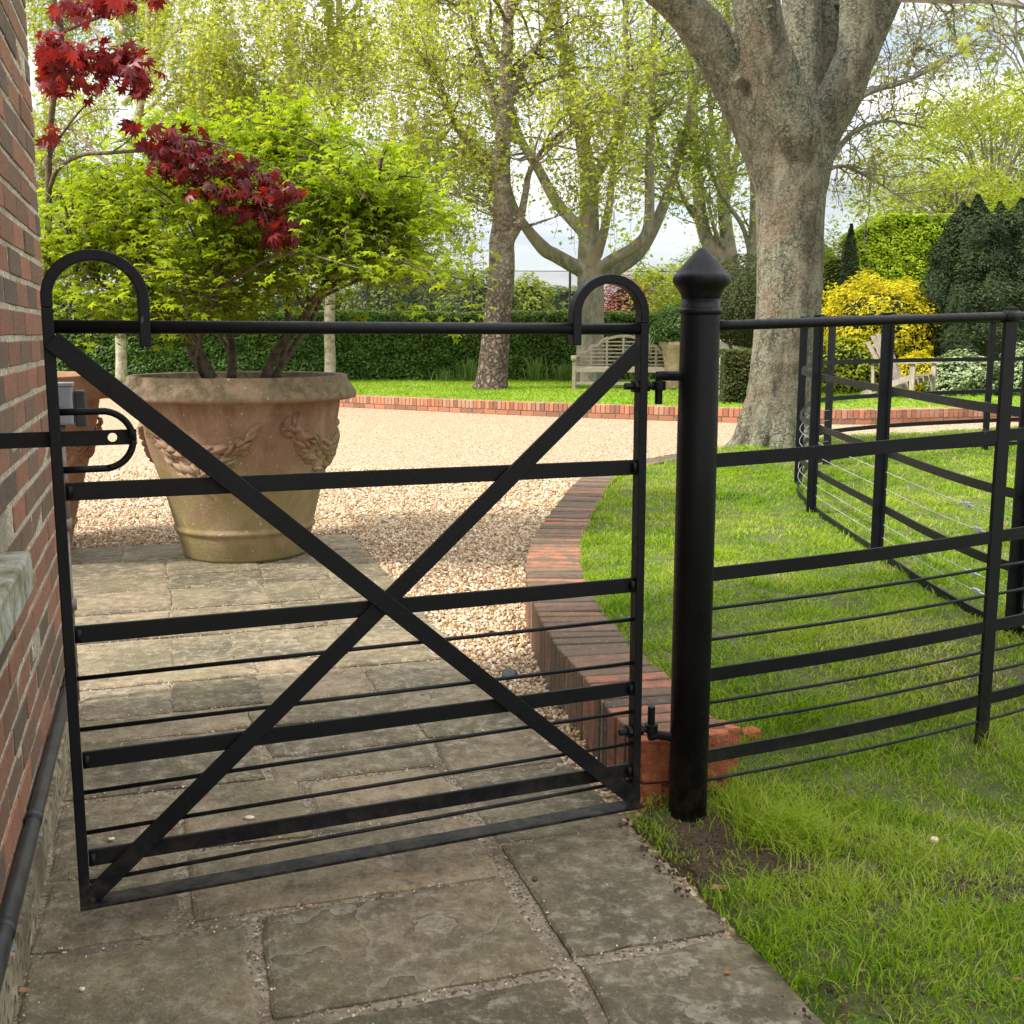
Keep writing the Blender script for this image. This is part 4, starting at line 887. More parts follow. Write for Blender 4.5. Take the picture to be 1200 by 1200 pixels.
# its drooping outer branches on the right, each a real branch of that tree
br = MB(); LPs = []
for (pts, rr) in [([(985,150,10.9),(1010,112,11.2),(1060,95,11.6),(1110,70,11.8),(1145,45,11.9)], .045), ([(975,185,10.9),(1000,155,11.2),(1040,142,11.5),(1085,150,11.6)], .03), ([(968,200,10.9),(990,195,11.2),(1030,215,11.5),(1060,235,11.6)], .022),
                  ([(1045,-5,10.6),(1110,-2,9.6),(1160,0,9.0),(1230,14,8.6)], .06), ([(1060,95,11.6),(1075,50,11.9),(1085,5,12)], .02), ([(1085,-10,10.4),(1110,20,10.4),(1125,55,10.4)], .012), ([(1160,0,9),(1172,35,9),(1168,90,9)], .009), ([(1190,5,8.8),(1190,50,8.8),(1180,75,8.8)], .009)]:
    Q = spline([D(*p) for p in pts], 6); tube(br, Q, np.linspace(rr, rr*.3, len(Q)), 6, False); big = rr in (.012, .009)
    for j in range(26 if not big else 6):
        t = rng.uniform(.15, 1); p = at(Q, t); d = unit(Q[-1]-Q[0]); T, TR = rbranch(p, d*.5+rng.normal(0, .75, 3)+np.array([0,0,-.05]), rng.uniform(.35, 1.0)*(.5 if big else 1), .008, 6, .28, .02, .1); tube(br, T, TR, 3, False)
        for k in range(4):
            T2, TR2 = rbranch(at(T, rng.uniform(.3, 1)), unit(T[-1]-T[0])+rng.normal(0, .7, 3), .28, .004, 4, .3, 0, .1); tube(br, T2, TR2, 3, False)
            m_ = 5 if not big else 2; LPs.append(np.array([at(T2, a) for a in rng.uniform(.2, 1, m_)])+rng.normal(0, .03, (m_, 3)))
br.build('branches', M_BGREY, t1); leafset(np.concatenate(LPs), .052, M_PLANE2, 'crown', t1)
Pn = np.array([D(x, y, 8.9)+rng.normal(0, .05, 3) for x, y in [(1165,92),(1178,85),(1172,60),(1150,40),(1120,55),(1128,62),(1190,80),(1185,20),(1140,18),(1110,30),(1196,48),(1080,85),(1078,120)]])
for _i in range(len(Pn)): palmate(Pn[_i:_i+1], .15, M_PLANE, 'young_leaf', t1, 5, .2, .3)

# --- birch in the middle
YB = 22.1
limbs = [([D(575,458,YB), D(577,440,YB), D(581,400,YB), D(584,360,YB), D(588,320,YB), D(588,285,YB), D(590,250,YB), D(588,205,YB), D(590,150,YB), D(594,60,YB), D(600,-60,YB)], [.38,.31,.285,.27,.26,.25,.20,.17,.15,.12,.08]),
 ([D(592,215,YB), D(562,182,YB-.2), D(540,155,YB-.4), D(522,118,YB-.6), D(505,60,YB-.8)], [.11,.10,.085,.06,.03]),
 ([D(596,282,YB), D(608,262,YB-.2), D(616,225,YB-.3), D(622,198,YB-.4), D(645,165,YB-.6), D(680,140,YB-.9)], [.12,.085,.07,.06,.045,.03]),
 ([D(590,170,YB), D(575,110,YB+.2), D(555,40,YB+.3), D(540,-40,YB+.4)], [.10,.08,.06,.04]),
 ([D(592,130,YB), D(620,70,YB), D(655,10,YB-.4)], [.09,.06,.03]),
 ([D(592,250,YB), D(560,238,YB-.3), D(520,225,YB-.5), D(490,225,YB-.6)], [.05,.04,.03,.012]),
 ([D(602,270,YB), D(640,258,YB-.2), D(690,240,YB-.4)], [.05,.03,.012])]
tree_grow('birch_tree', 'birch with rough flaking brown bark standing before the hedge', 'tree', limbs, M_BBIRCH, M_BIRCH, (-.1, 22.1), (22, 6), (1.8, .7), 15, .09, stem_only=(), seg=18, droop=.12, tmin=.5, remesh=.03, leafj=.14, strand=1, strandlen=.9,
          keep=lambda p: px(p)[1][0] < 215)
# --- plane tree behind the bench
YP = 24.2
limbs = [([D(690,452,YP), D(691,430,YP), D(692,380,YP), D(692,330,YP), D(690,300,YP), D(690,217,YP), D(683,167,YP), D(667,100,YP), D(650,0,YP), D(640,-60,YP)], [.37,.31,.29,.29,.24,.19,.16,.12,.08,.05]),
 ([D(686,318,YP), D(673,312,YP-.1), D(652,300,YP-.2), D(637,291,YP-.3), D(613,262,YP-.4), D(600,235,YP-.5), D(590,190,YP-.6)], [.17,.16,.15,.15,.10,.08,.05]),
 ([D(690,290,YP), D(683,272,YP), D(653,238,YP+.2), D(632,200,YP+.3), D(607,155,YP+.4), D(590,80,YP+.4)], [.14,.13,.12,.11,.09,.05]),
 ([D(690,225,YP), D(697,208,YP-.1), D(713,180,YP-.2), D(727,148,YP-.3), D(734,105,YP-.3), D(732,0,YP-.3)], [.12,.12,.11,.10,.08,.05]),
 ([D(700,300,YP), D(708,270,YP-.2), D(714,240,YP-.3), D(718,200,YP-.3), D(722,140,YP-.3)], [.11,.10,.08,.07,.04]),
 ([D(698,322,YP), D(715,306,YP-.2), D(745,288,YP-.3), D(760,262,YP-.3), D(761,183,YP-.3), D(765,100,YP-.3), D(768,-20,YP-.3)], [.15,.13,.12,.11,.10,.08,.05]),
 ([D(700,328,YP), D(725,314,YP+.2), D(752,292,YP+.3), D(777,242,YP+.3), D(797,177,YP+.3), D(817,90,YP+.3), D(830,-20,YP+.3)], [.15,.15,.14,.12,.10,.07,.04])]
tree_grow('plane_tree', 'tree with smooth grey upswept limbs rising behind the wooden bench', 'tree', limbs, M_BGREY, M_PLANE, (1.7, 24.2), (20, 6), (1.5, .7), 11, .09, seg=14, tmin=.5, remesh=.025, leafj=.16, keep=lambda p: px(p)[1][0] < 245)
# --- pair of slender trees behind the gate post
YQ = 27.5
limbs = [([D(862,420,YQ), D(858,370,YQ), D(847,312,YQ), D(830,285,YQ), D(821,250,YQ), D(817,200,YQ), D(812,140,YQ), D(806,40,YQ), D(800,-40,YQ)], [.24,.20,.19,.18,.16,.14,.12,.08,.05]),
 ([D(860,380,YQ), D(857,312,YQ), D(850,262,YQ), D(847,212,YQ), D(851,150,YQ), D(852,40,YQ), D(850,-40,YQ)], [.20,.19,.17,.15,.13,.09,.06]),
 ([D(820,262,YQ), D(805,240,YQ), D(792,212,YQ), D(775,180,YQ), D(765,130,YQ)], [.08,.07,.06,.05,.03]),
 ([D(852,300,YQ), D(838,270,YQ-.2), D(826,225,YQ-.3), D(815,215,YQ-.4)], [.07,.06,.04,.03]),
 ([D(850,240,YQ), D(862,190,YQ), D(868,120,YQ), D(872,30,YQ)], [.09,.08,.06,.03]),
 ([D(850,200,YQ), D(835,150,YQ), D(830,80,YQ), D(828,0,YQ)], [.09,.07,.05,.03])]
tree_grow('slender_tree', 'twin stemmed grey tree seen above the gate post cap', 'tree', limbs, M_BGREY, M_PLANE, (5.2, 27.5), (20, 6), (1.6, .7), 12, .11, seg=10, tmin=.35, remesh=.03, leafj=.16, keep=lambda p: px(p)[1][0] < 250)
YR = 24.5
limbs = [([D(882,430,YR), D(880,330,YR), D(884,270,YR), D(885,225,YR), D(882,150,YR), D(878,60,YR), D(876,-40,YR)], [.14,.13,.12,.11,.10,.07,.05]),
 ([D(880,300,YR), D(870,265,YR), D(850,235,YR), D(835,205,YR), D(826,160,YR)], [.06,.05,.05,.04,.02])]
tree_grow('slender_tree', 'thin dark straight tree close beside the large foreground trunk', 'tree', limbs, M_BGREY, M_PLANE, (5.1, 24.5), (26, 6), (1.2, .6), 10, .1, seg=8, tmin=.3, leafj=.15, keep=lambda p: px(p)[1][0] < 250)
# --- two pale birches behind the pots
for (xb, lab, n0) in ((142, 'pale thin trunked weeping birch rising above the hidden pot', 0), (387, 'pale thin trunked weeping birch at the right rim of the mossy pot', 1)):
    YL = 25.0+.3*n0; top = xb+(10 if n0 else 30)
    limbs = [([D(xb,449,YL), D(xb,420,YL), D(xb-1,380,YL), D(xb+2,300,YL), D(xb+6,200,YL), D(top,80,YL), D(top,-60,YL)], [.135,.125,.12,.115,.10,.08,.05])]
    for k in range(11):
        y0 = 290-k*28; an = rng.uniform(0, 2*pi) if k > 3 else [0., pi, .3, pi-.3][k]; p0 = D(xb+3, y0, YL); L = rng.uniform(1.7, 2.6)*(1.0 if k < 8 else .8)
        d = np.array([cos(an), sin(an)*.7, .75]); limbs.append(([p0, p0+d*L*.35, p0+d*L*.7+(0,0,.1), p0+np.array([cos(an), sin(an)*.7, .35])*L*1.15+(0,0,.12)], [.06,.05,.035,.015]))
    tree_grow('weeping_birch', lab, 'tree', limbs, M_BPALE, M_BIRCH, (limbs[0][0][0][0], YL), (10, 6), (1.6, .8), 25, .09, seg=8, droop=.25, tmin=.35, leafj=.2, strand=2, strandlen=1.2, group='pale birches beyond the pots', stem_only=(0,),
              keep=lambda p: px(p)[1][0] < 330)

# --- green maple in the mossy pot
ac = thing('green_maple', 'bright green many stemmed maple growing in the mossy pot', 'tree', (P1[0], P1[1], .98), )
mm = MB(); br = MB(); AL = []
stems = [([(247,445,6.3),(228,410,6.28),(212,378,6.25),(192,350,6.2),(170,320,6.2),(150,270,6.2)], .044), ([(271,445,6.35),(272,410,6.4),(266,380,6.45),(262,330,6.5),(258,260,6.5),(255,190,6.5)], .028), ([(308,445,6.3),(325,410,6.3),(347,385,6.25),(372,345,6.2),(405,300,6.15),(440,270,6.1)], .026),
         ([(318,445,6.4),(345,405,6.5),(365,375,6.6),(385,320,6.7),(400,250,6.7)], .022), ([(325,445,6.35),(335,400,6.35),(338,340,6.4),(335,280,6.4),(330,200,6.4)], .020), ([(240,445,6.2),(232,420,6.0),(240,380,5.8),(255,340,5.7)], .018), ([(212,378,6.25),(185,365,6.15),(155,348,6.0),(120,335,5.9),(90,320,5.9)], .020), ([(270,420,6.4),(262,400,6.5),(240,370,6.6),(215,320,6.8)], .014)]
SQ = []
for pts, r in stems:
    Q = spline([D(*p) for p in pts], 6); SQ.append(Q); tube(mm, Q, np.linspace(r, r*.4, len(Q)), 10, lump=.04)
mm.build('stems', M_BTWIG, ac, smooth=True)
tiers = []
for i in range(400):
    # end points spread on a broad dome, reached from the nearest stem
    x = rng.uniform(62, 545); y = rng.uniform(125, 385)
    if y < 150+abs(x-300)**1.5*.012+rng.normal(0, 8): continue
    if y > 380-abs(x-300)*.03 and 180 < x < 380: continue
    if x > 470 and (y < 205 or y > 345 or rng.random() < .25+.1*(y > 290)): continue
    if 300 < x < 560 and y > 350: continue
    Yd = 6.35+rng.normal(0, .42)-.15; E_ = D(x, y, Yd)
    best = min(((np.linalg.norm(q-E_)+.8*max(0, q[2]-E_[2]+.05), qi, si) for si, q_ in enumerate(SQ) for qi, q in enumerate(q_) if qi > len(q_)*.35), key=lambda a: a[0]); q0 = SQ[best[2]][best[1]]
    mid = (q0+E_)/2+np.array([0, 0, .12]); B = spline([q0, mid, E_], 6); tube(br, B, np.linspace(.010, .003, len(B)), 4, False)
    for k in range(6):
        p = at(B, rng.uniform(.35, 1)); d = unit(E_-q0)*np.array([1,1,.25]); T, TR = rbranch(p, d*.6+rng.normal(0, .6, 3)*np.array([1,1,.35]), rng.uniform(.15, .36), .0035, 5, .25, 0, .15); tube(br, T, TR, 3, False)
        m_ = 11; AL.append(np.array([at(T, a) for a in rng.uniform(.1, 1.1, m_)])+rng.normal(0, 1, (m_, 3))*np.array([.045,.045,.022]))
br.build('twigs', M_BTWIG, ac)
A = np.concatenate(AL); print('acer', len(A)); palmate(A, .062, M_ACER, 'crown', ac, 5, 1.1, .25)

# --- red maple in the second pot
rm = thing('red_maple', 'dark red leaved maple reaching out from behind the brick wall', 'tree', (P2[0], P2[1], .98))
mm = MB(); br = MB(); RL = []
rs = [([(40,470,6.2),(50,380,6.05),(56,290,5.9),(57,200,5.8),(59,150,5.75),(66,90,5.7),(72,40,5.65),(63,0,5.6),(60,-60,5.6)], .020,.012), ([(57,225,5.82),(68,198,5.75),(95,182,5.65),(130,179,5.55),(175,176,5.45),(205,176,5.4)], .012,.007), ([(72,38,5.65),(105,24,5.6),(130,14,5.55),(142,-8,5.5)], .010,.006), ([(58,180,5.8),(72,158,5.7),(92,132,5.65),(106,118,5.6)], .007,.003),
      ([(64,105,5.72),(60,100,5.6),(90,85,5.5),(130,70,5.45)], .006,.003), ([(205,176,5.4),(240,190,5.35),(275,210,5.3),(305,240,5.28),(322,285,5.25)], .006,.002), ([(205,176,5.4),(225,165,5.35),(260,170,5.35),(310,190,5.3),(345,222,5.3)], .005,.002), ([(170,177,5.45),(190,200,5.4),(230,215,5.4),(270,245,5.3),(300,265,5.3)], .005,.002), ([(130,179,5.55),(150,165,5.5),(165,145,5.45)], .004,.002),
      ([(57,190,5.8),(66,170,5.9),(80,150,6),(110,130,6.1),(150,128,6.1)], .005,.002)]
for pts, a, b in rs:
    Q = spline([D(*p) for p in pts], 6); tube(mm, Q, np.linspace(a, b, len(Q)), 8, lump=.03)
mm.build('stems', M_BTWIG, rm, smooth=True)
def rc(n, f):
    for _ in range(n):
        x, y, s = f(); RL.append(D(x+rng.normal(0, s), y+rng.normal(0, s*.8), 5.35+rng.normal(0, .12)))
def seg(*P):
    P = np.array(P, float); 
    def f():
        i = rng.integers(0, len(P)-1); t = rng.random(); q = P[i]*(1-t)+P[i+1]*t; return q[0], q[1], q[2]
    return f
rc(300, seg((180,165,10),(215,172,13),(255,190,15),(300,225,14),(322,255,9),(326,285,5)))
rc(170, seg((175,172,6),(215,205,10),(260,225,11),(300,250,9)))
rc(60, seg((300,200,8),(322,220,7),(345,225,4))); rc(9, seg((335,270,5),(345,280,3))); rc(7, seg((150,146,4),(160,152,4)))
rc(170, seg((60,58,15),(100,76,14),(135,70,15),(158,98,10))); rc(110, seg((55,40,7),(62,80,8),(58,100,7))); rc(26, seg((85,100,8),(115,100,7))); rc(110, seg((70,8,8),(110,5,8),(150,6,6))); rc(10, seg((172,0,3),(185,-2,3))); rc(12, seg((57,150,4),(60,165,4))); rc(70, seg((140,55,7),(158,90,5),(166,112,2)))
rc(40, seg((70,-30,10),(150,-30,10)))
RL = np.array(RL); n = len(RL); x_, y_ = px(RL); rr = np.clip(rng.beta(1.6, 2.6, n)+np.where(y_ < 125, .12, 0), 0, 1)
palmate(RL, .088, M_RED, 'crown', rm, 7, .35, .35, rr, A0=np.array([.5, -.2, -.9]), sp=1.9)


# ------------------------------------------------------------------ hedges and shrubs
def hedge_box(name, label, x0, x1, y0, y1, z0, ztop, m, tipm=None, n=16000, ls=.07, cat='hedge', group=None, lump=.07, cm=None):
    """ztop: function of x giving the height"""
    o = thing(name, label, cat, ((x0+x1)/2, (y0+y1)/2, z0), group); xs = np.linspace(x0+.08, x1-.08, 24); mm = MB(); V = []
    for x in xs:
        for y, zf in ((y0+.12, 0), (y1-.1, 0), (y1-.1, 1), (y0+.12, 1)): V.append((x, y, z0 if not zf else ztop(x)-.12))
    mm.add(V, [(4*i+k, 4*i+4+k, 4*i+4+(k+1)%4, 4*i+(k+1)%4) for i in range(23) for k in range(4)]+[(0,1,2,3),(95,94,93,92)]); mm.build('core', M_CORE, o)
    nf = int(n*.72); fx = rng.uniform(x0, x1, nf); zt = np.vectorize(ztop)(fx); fz_ = z0+rng.random(nf)*(zt-z0)
    bumpf = lambda a, b: lump*(np.sin(a*5.1+2*np.sin(b*4))*np.sin(b*6.3+a*2)+.5*np.sin(a*13+b*9))
    fy = y0+bumpf(fx, fz_)+np.abs(rng.normal(0, .07, nf))+.25*np.clip((fz_-zt+.15), 0, .2); Pf = np.c_[fx, fy, fz_]; nf_ = np.tile([0, -1., .15], (nf, 1))
    nt_ = n-nf; tx = rng.uniform(x0, x1, nt_); ty = rng.uniform(y0, y1, nt_)**1; tz = np.vectorize(ztop)(tx)+bumpf(tx, ty)*.6-np.abs(rng.normal(0, .05, nt_)); Pt = np.c_[tx, ty, tz]; nt2 = np.tile([0, -.3, 1.], (nt_, 1))
    ne = n//10; side = np.where(rng.random(ne) < .5, x0, x1); ez = z0+rng.random(ne)*(np.vectorize(ztop)(side)-z0); Pe = np.c_[side, rng.uniform(y0, y1, ne), ez]; ne_ = np.c_[np.sign(side-(x0+x1)/2), np.zeros(ne), np.zeros(ne)]
    leafset(np.r_[Pf, Pe], ls, m, 'foliage', o, nrm=np.r_[nf_, ne_], asp=.6); leafset(Pt, ls, tipm or m, 'new_growth', o, nrm=nt2, asp=.55)
    return o
def shrub(name, label, c, r, n, m, ls=.07, cat='shrub', group=None, core=True, lump=.12, power=2., up=.2, asp=.55, tier=0, inner=.25, f1=4.):
    """rounded shrub: r=(rx,ry,rz), centre c at mid height"""
    o = thing(name, label, cat, (c[0], c[1], c[2]-r[2]), group); r = np.array(r, float); c = np.array(c, float)
    d = rng.normal(0, 1, (n, 3)); d /= np.linalg.norm(d, axis=1)[:, None]
    e = (np.abs(d)**power).sum(1)**(-1/power); rad = e*(1+lump*(np.sin(d[:, 0]*f1*1.3+c[0])*np.sin(d[:, 2]*f1*1.7+1)+.6*np.sin(d[:, 1]*f1*2+d[:, 0]*f1*1.9+d[:, 2]*3)))*(1-np.abs(rng.normal(0, inner*.5, n)))
    P = c+d*rad[:, None]*r
    P = P[P[:, 2] > c[2]-r[2]]
    k = np.abs(rng.normal(0, 1, len(P))) if False else None
    leafset(P, ls, m, 'foliage', o, nrm=(P-c)/np.linalg.norm(P-c, axis=1)[:, None]+np.array([0, 0, up]), asp=asp)
    if core:
        mm = MB(); V = []; 
        for i in range(9):
            ph = pi*i/8
            for k in range(16):
                th = 2*pi*k/16; dd = np.array([sin(ph)*cos(th), sin(ph)*sin(th), cos(ph)]); ee = (np.abs(dd)**power).sum()**(-1/power); V.append(c+dd*ee*r*.72)
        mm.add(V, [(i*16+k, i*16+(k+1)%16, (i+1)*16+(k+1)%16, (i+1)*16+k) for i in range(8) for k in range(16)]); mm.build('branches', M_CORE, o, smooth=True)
    return o
hedge_box('hedge', 'long dark clipped hedge behind the pots and birch', -13.5, 3.6, 26.35, 27.4, .18, lambda x: 1.78+.02*math.sin(x*1.3)+max(0, -6.5-x)*.12, M_HEDGE, M_HEDGETIP, 60000, .075, lump=.05)
hedge_box('hedge', 'low hedge run behind the dark shrub and stone planter', 3.7, 9.0, 26.2, 27.2, .18, lambda x: 1.85, M_HEDGE, M_HEDGETIP, 10000, .085)
hedge_box('box_hedge', 'small olive clipped box hedge left of the large trunk', 3.28, 4.75, 17.3, 18.2, .18, lambda x: 1.02, M_OLIVE, None, 9000, .05, lump=.02)
# lollipop topiary
lo = D(880, 352, 19.2); tp = shrub('topiary_tree', 'olive clipped egg shaped topiary peeping out left of the trunk', lo, (.85,.8,.78), 14000, M_OLIVE, .045, 'topiary', lump=.025, inner=.08)
mm = MB(); tube(mm, [(lo[0],lo[1],.18),(lo[0]-.05,lo[1],.6),(lo[0]+.02,lo[1],1.3)], [.06,.05,.05], 8); tube(mm, [(lo[0]-.02,lo[1],.7),(lo[0]-.3,lo[1],1.0),(lo[0]-.5,lo[1],1.35)], [.04,.03,.02], 7); mm.build('trunk', M_BTWIG, tp)
sp = thing('stone_trough', 'pale stone trough behind the box hedge', 'trough', (4.0, 20.2, .18))
mm = MB(); x0, x1 = D(842,400,20.2)[0], D(880,400,20.2)[0]
for (a, b) in (((x0,20,.18),(x1,20.6,.95)),): box(mm, a, b)
mm.build('pedestal', M_PSTONE, sp, bevel=.02); mm = MB(); box(mm, (x0-.05,19.95,.952), (x1+.05,20.65,1.16)); mm.build('basin', M_PSTONE, sp, bevel=.03)
# dark shrub in a stone planter behind the bench's right end
c = D(797, 425, 21.8); pl_ = thing('stone_planter', 'buff stone planter half hidden by the gate post', 'planter', (c[0], c[1], .185))
mm = MB(); lathe(mm, (c[0], c[1], .185), [(.24,0),(.28,.05),(.30,.45),(.36,.78),(.42,.86),(.42,.93),(.35,.93)], 32); mm.build('body', M_STONE, pl_, smooth=True)
cs = D(800, 385, 21.8); shrub('planter_shrub', 'dark rounded shrub growing in the buff stone planter', (cs[0], cs[1], cs[2]+.05), (.68,.55,.40), 5000, M_HEDGE, .055, lump=.08)
# right border
c = D(1028, 380, 21.2); shrub('golden_shrub', 'large golden yellow rounded shrub behind the wooden chair', (c[0]+.05, 21.3, 1.22), (1.18,.95,1.12), 15000, M_GOLD, .085, lump=.10, f1=6., power=2.15, asp=.4)
shrub('lime_shrub', 'green and lime leafed shrub under the golden one', (D(1000,430,20.5)[0], 20.75, .62), (1.05,.5,.66), 6000, M_GOLDB, .085, lump=.1, power=2.6)
c = D(1080, 445, 19.7); shrub('golden_shrub', 'small low golden shrub behind the chair seat', (c[0], 20.0, .53), (.42,.4,.42), 4200, M_GOLD, .05, lump=.06)
c = D(1135, 455, 19.5); shrub('variegated_shrub', 'pale variegated low shrub in front of the dark yew', (c[0], 19.9, .48), (.75,.5,.44), 5200, M_VARI, .07, lump=.14)
c = D(1195, 455, 19.5); shrub('variegated_shrub', 'pale variegated shrub at the right edge of the border', (c[0]+.1, 19.6, .55), (.45,.45,.5), 3000, M_VARI, .07, lump=.14)
# dark yew of several upright columns
yw = thing('yew_tree', 'tall dark yew with many upright plumes at the right', 'tree', (9.4, 21.2, .18)); LPz = []; mm = MB(); Nz = []
for (x, ytop, wpx) in [(1108,272,26),(1127,236,30),(1148,228,34),(1172,236,34),(1196,232,38),(1222,238,38),(1160,262,34),(1118,255,26),(1186,262,34),(1135,300,34),(1165,300,34),(1198,310,36),(1245,270,40)]:
    Yd = 21.3+rng.uniform(-.5, .4)-(.6 if ytop > 285 else 0); top = D(x, ytop, Yd); rr = wpx/2/F*Yd*2.0; n = 5600; z = .2+(top[2]-.2)*rng.random(n)**.8; tt = (z-.2)/(top[2]-.2)
    R = rr*np.clip(1.1*(1-tt**5.), .05, 1)*(1+.18*np.sin(z*9+x)); a = rng.uniform(0, 2*pi, n); rad = R*(1-np.abs(rng.normal(0, .13, n))); LPz.append(np.c_[top[0]+np.cos(a)*rad+.03*np.sin(z*5+x), Yd+np.sin(a)*rad, z]); Nz.append(np.c_[np.cos(a), np.sin(a), np.full(n, .7)])
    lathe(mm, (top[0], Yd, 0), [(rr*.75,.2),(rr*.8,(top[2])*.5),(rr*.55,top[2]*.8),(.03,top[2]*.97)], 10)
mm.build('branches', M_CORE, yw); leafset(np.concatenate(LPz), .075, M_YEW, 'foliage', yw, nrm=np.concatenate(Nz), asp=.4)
# beech hedge
xa, xb_ = D(1002,300,28)[0], D(1150,300,28)[0]
hedge_box('beech_hedge', 'tall bright green clipped hedge behind the golden shrub', xa, xb_+1.5, 28, 29.5, .18, lambda x: 3.75+min(.42, (x-xa)*.5), M_BEECH, None, 34000, .085, lump=.05)
c = D(996, 300, 26.5); cn = thing('dwarf_conifer', 'small dark pointed conifer left of the tall bright hedge', 'tree', (c[0], 26.5, .18)); n = 5000; z = rng.uniform(.2, D(996,262,26.5)[2], n); zt = z.max(); R = .26*np.clip(1.1*(1-(z/zt)**5), .1, 1); a = rng.uniform(0, 2*pi, n)
leafset(np.c_[c[0]+np.cos(a)*R*rng.uniform(.7, 1.05, n), 26.5+np.sin(a)*R, z], .06, M_YEW, 'foliage', cn, nrm=np.c_[np.cos(a), np.sin(a), np.ones(n)*.5]); mm = MB(); lathe(mm, (c[0], 26.5, 0), [(.17,.18),(.17,zt*.8),(.02,zt*.95)], 8); mm.build('trunk', M_CORE, cn)
c = D(980, 320, 29); shrub('green_shrub', 'fresh green leafy shrub between the trunk and small conifer', (c[0], 29, 1.9), (.9,.7,1.75), 8000, M_GOLDB, .1, lump=.15)
# yellow tree behind the post
c = D(800, 318, 31); yt = tree_grow('yellow_tree', 'yellow green young tree glowing behind the gate post', 'tree', [([(c[0],31,.18),(c[0],31,1.2),(c[0]+.1,31,2.2)], [.09,.08,.06])]+[([(c[0],31,1.0+.1*k),(c[0]+.55*cos(k*1.9),31+.5*sin(k*1.9),1.7+.15*k),(c[0]+1.15*cos(k*1.9),31+1.*sin(k*1.9),2.0+.24*k)], [.05,.03,.012]) for k in range(8)], M_BGREY, M_GOLDB, (c[0], 31), (9, 5), (.8, .45), 12, .11, seg=7, tmin=.3, leafj=.12)
# copper shrub, far hedge, far bushes beyond
c = D(735, 345, 36); shrub('copper_shrub', 'coppery pink bush seen through the right hoop of the gate', (c[0], 36, 1.7), (1.05,.9,1.45), 8000, M_PINK, .1, lump=.05)
hedge_box('far_hedge', 'distant dull green hedge beyond the wire court fence', -14, 3.2, 46, 48, -.1, lambda x: 3.0+.12*math.sin(x*.9), M_FARG, None, 16000, .18, lump=.2)
for (x, yy, r, Yd, lab) in ((455,352,1.9,41,'loose pale bush below the acer branch tips'),(505,350,1.8,43,'rounded pale bush between the acer tips and the birch'),(555,355,1.5,40,'pale bush just left of the birch trunk'),(615,352,1.2,41,'pale round bush just right of the birch trunk'),(770,350,1.6,42,'soft green bush right of the copper bush'),(830,350,2.1,38,'mid green bush far behind the gate post'),(930,330,3.,44,'far green bush behind the large trunk')):
    c = D(x, yy, Yd); shrub('far_bush', lab, (c[0], Yd, c[2]-.3), (r*.9, r*.8, r), 4200, M_FARG if x not in (770, 615) else M_GOLDB, .15, 'shrub', lump=.12, group=None)
# big lime tree at the right and willow
for (x, y, Yd, rx, rz, lab, m, nn) in ((1165,215,42,4.6,3.6,'broad lime green tree crown over the yew', M_GOLDB, 42000), (1245,90,50,6.0,6.5,'tall hazy green tree at the top right', M_PLANE, 20000), (1120,250,38,2.4,1.6,'low feathery lime tree beside the tall hedge', M_GOLDB, 8000)):
    c = D(x, y, Yd); o = thing('broad_tree', lab, 'tree', (c[0], Yd, 0)); mm = MB(); tube(mm, [(c[0],Yd,0),(c[0],Yd,c[2]*.5),(c[0]+.2,Yd,c[2])], [.3,.25,.1], 10); br = MB(); LL = []
    for k in range(70):
        d = rng.normal(0, 1, 3); d /= np.linalg.norm(d); d[2] = d[2]*.9; E_ = c+d*np.array([rx, rx*.8, rz])*rng.uniform(.6, 1)**.5; B = spline([(c[0], Yd, max(1.5, c[2]-rz*.6)), (c+E_)/2+(0,0,.2), E_], 4); tube(br, B, np.linspace(.07, .015, len(B)), 4, False)
        m_ = nn//70; LL.append(E_+rng.normal(0, 1, (m_, 3))*np.array([rx*.17, rx*.17, rz*.13]))
    mm.build('trunk', M_BGREY, o); br.build('branches', M_BGREY, o); leafset(np.concatenate(LL), .13, m, 'crown', o)
# strap leaved plants
def strap(name, label, c, n, L, m=M_STRAP, spread=.3, wd=.018):
    c = np.array(c, float); V = []; 
    for i in range(n):
        a = rng.uniform(0, 2*pi); p = c+np.array([rng.normal(0, spread*.35), rng.normal(0, spread*.2), 0]); l = L*rng.uniform(.6, 1.1); d = np.array([cos(a), sin(a), 0]); s_ = np.array([-sin(a), cos(a), 0])*wd/2; o_ = rng.uniform(.2, .75)
        q = [p, p+d*l*o_*.25+(0,0,l*.5), p+d*l*o_*.6+(0,0,l*.8), p+d*l*o_+(0,0,l*(.92-o_*.35))]; ww = [1, .9, .6, .1]
        for j in range(3): V += [q[j]-s_*ww[j], q[j]+s_*ww[j], q[j+1]+s_*ww[j+1], q[j+1]-s_*ww[j+1]]
    return setp(quads(name, np.array(V), 4, np.repeat(rng.random(n), 3), m), label, 'plant')
for x, L, lab in ((548,.62,'tuft of strap leaves at the hedge foot left of the birch'),(628,.66,'tuft of strap leaves at the hedge foot right of the birch'),(658,.5,'small strap leaved tuft between birch and bench'),(712,.5,'strap leaves showing under the bench seat'),(750,.5,'strap leaves under the right half of the bench'),(520,.35,'low strap leaved tuft along the hedge foot')):
    c = D(x, 445, 25.6 if x < 660 else 23.6); strap('strap_plant', lab, (c[0], c[1], .185), 60, L)
c = D(757, 392, 23.5); strap('cordyline', 'pale spiky leaved plant standing behind the bench', (c[0], 23.5, .75), 60, .75, M_VARI, .15, .02)
mm = MB(); tube(mm, [(c[0],23.5,.185),(c[0],23.5,.85)], .05, 8); mm.build('stem', M_BTWIG, bpy.data.objects['cordyline'])
bpy.data.objects['cordyline'].data.transform  # geometry is in world space; the stem shares it

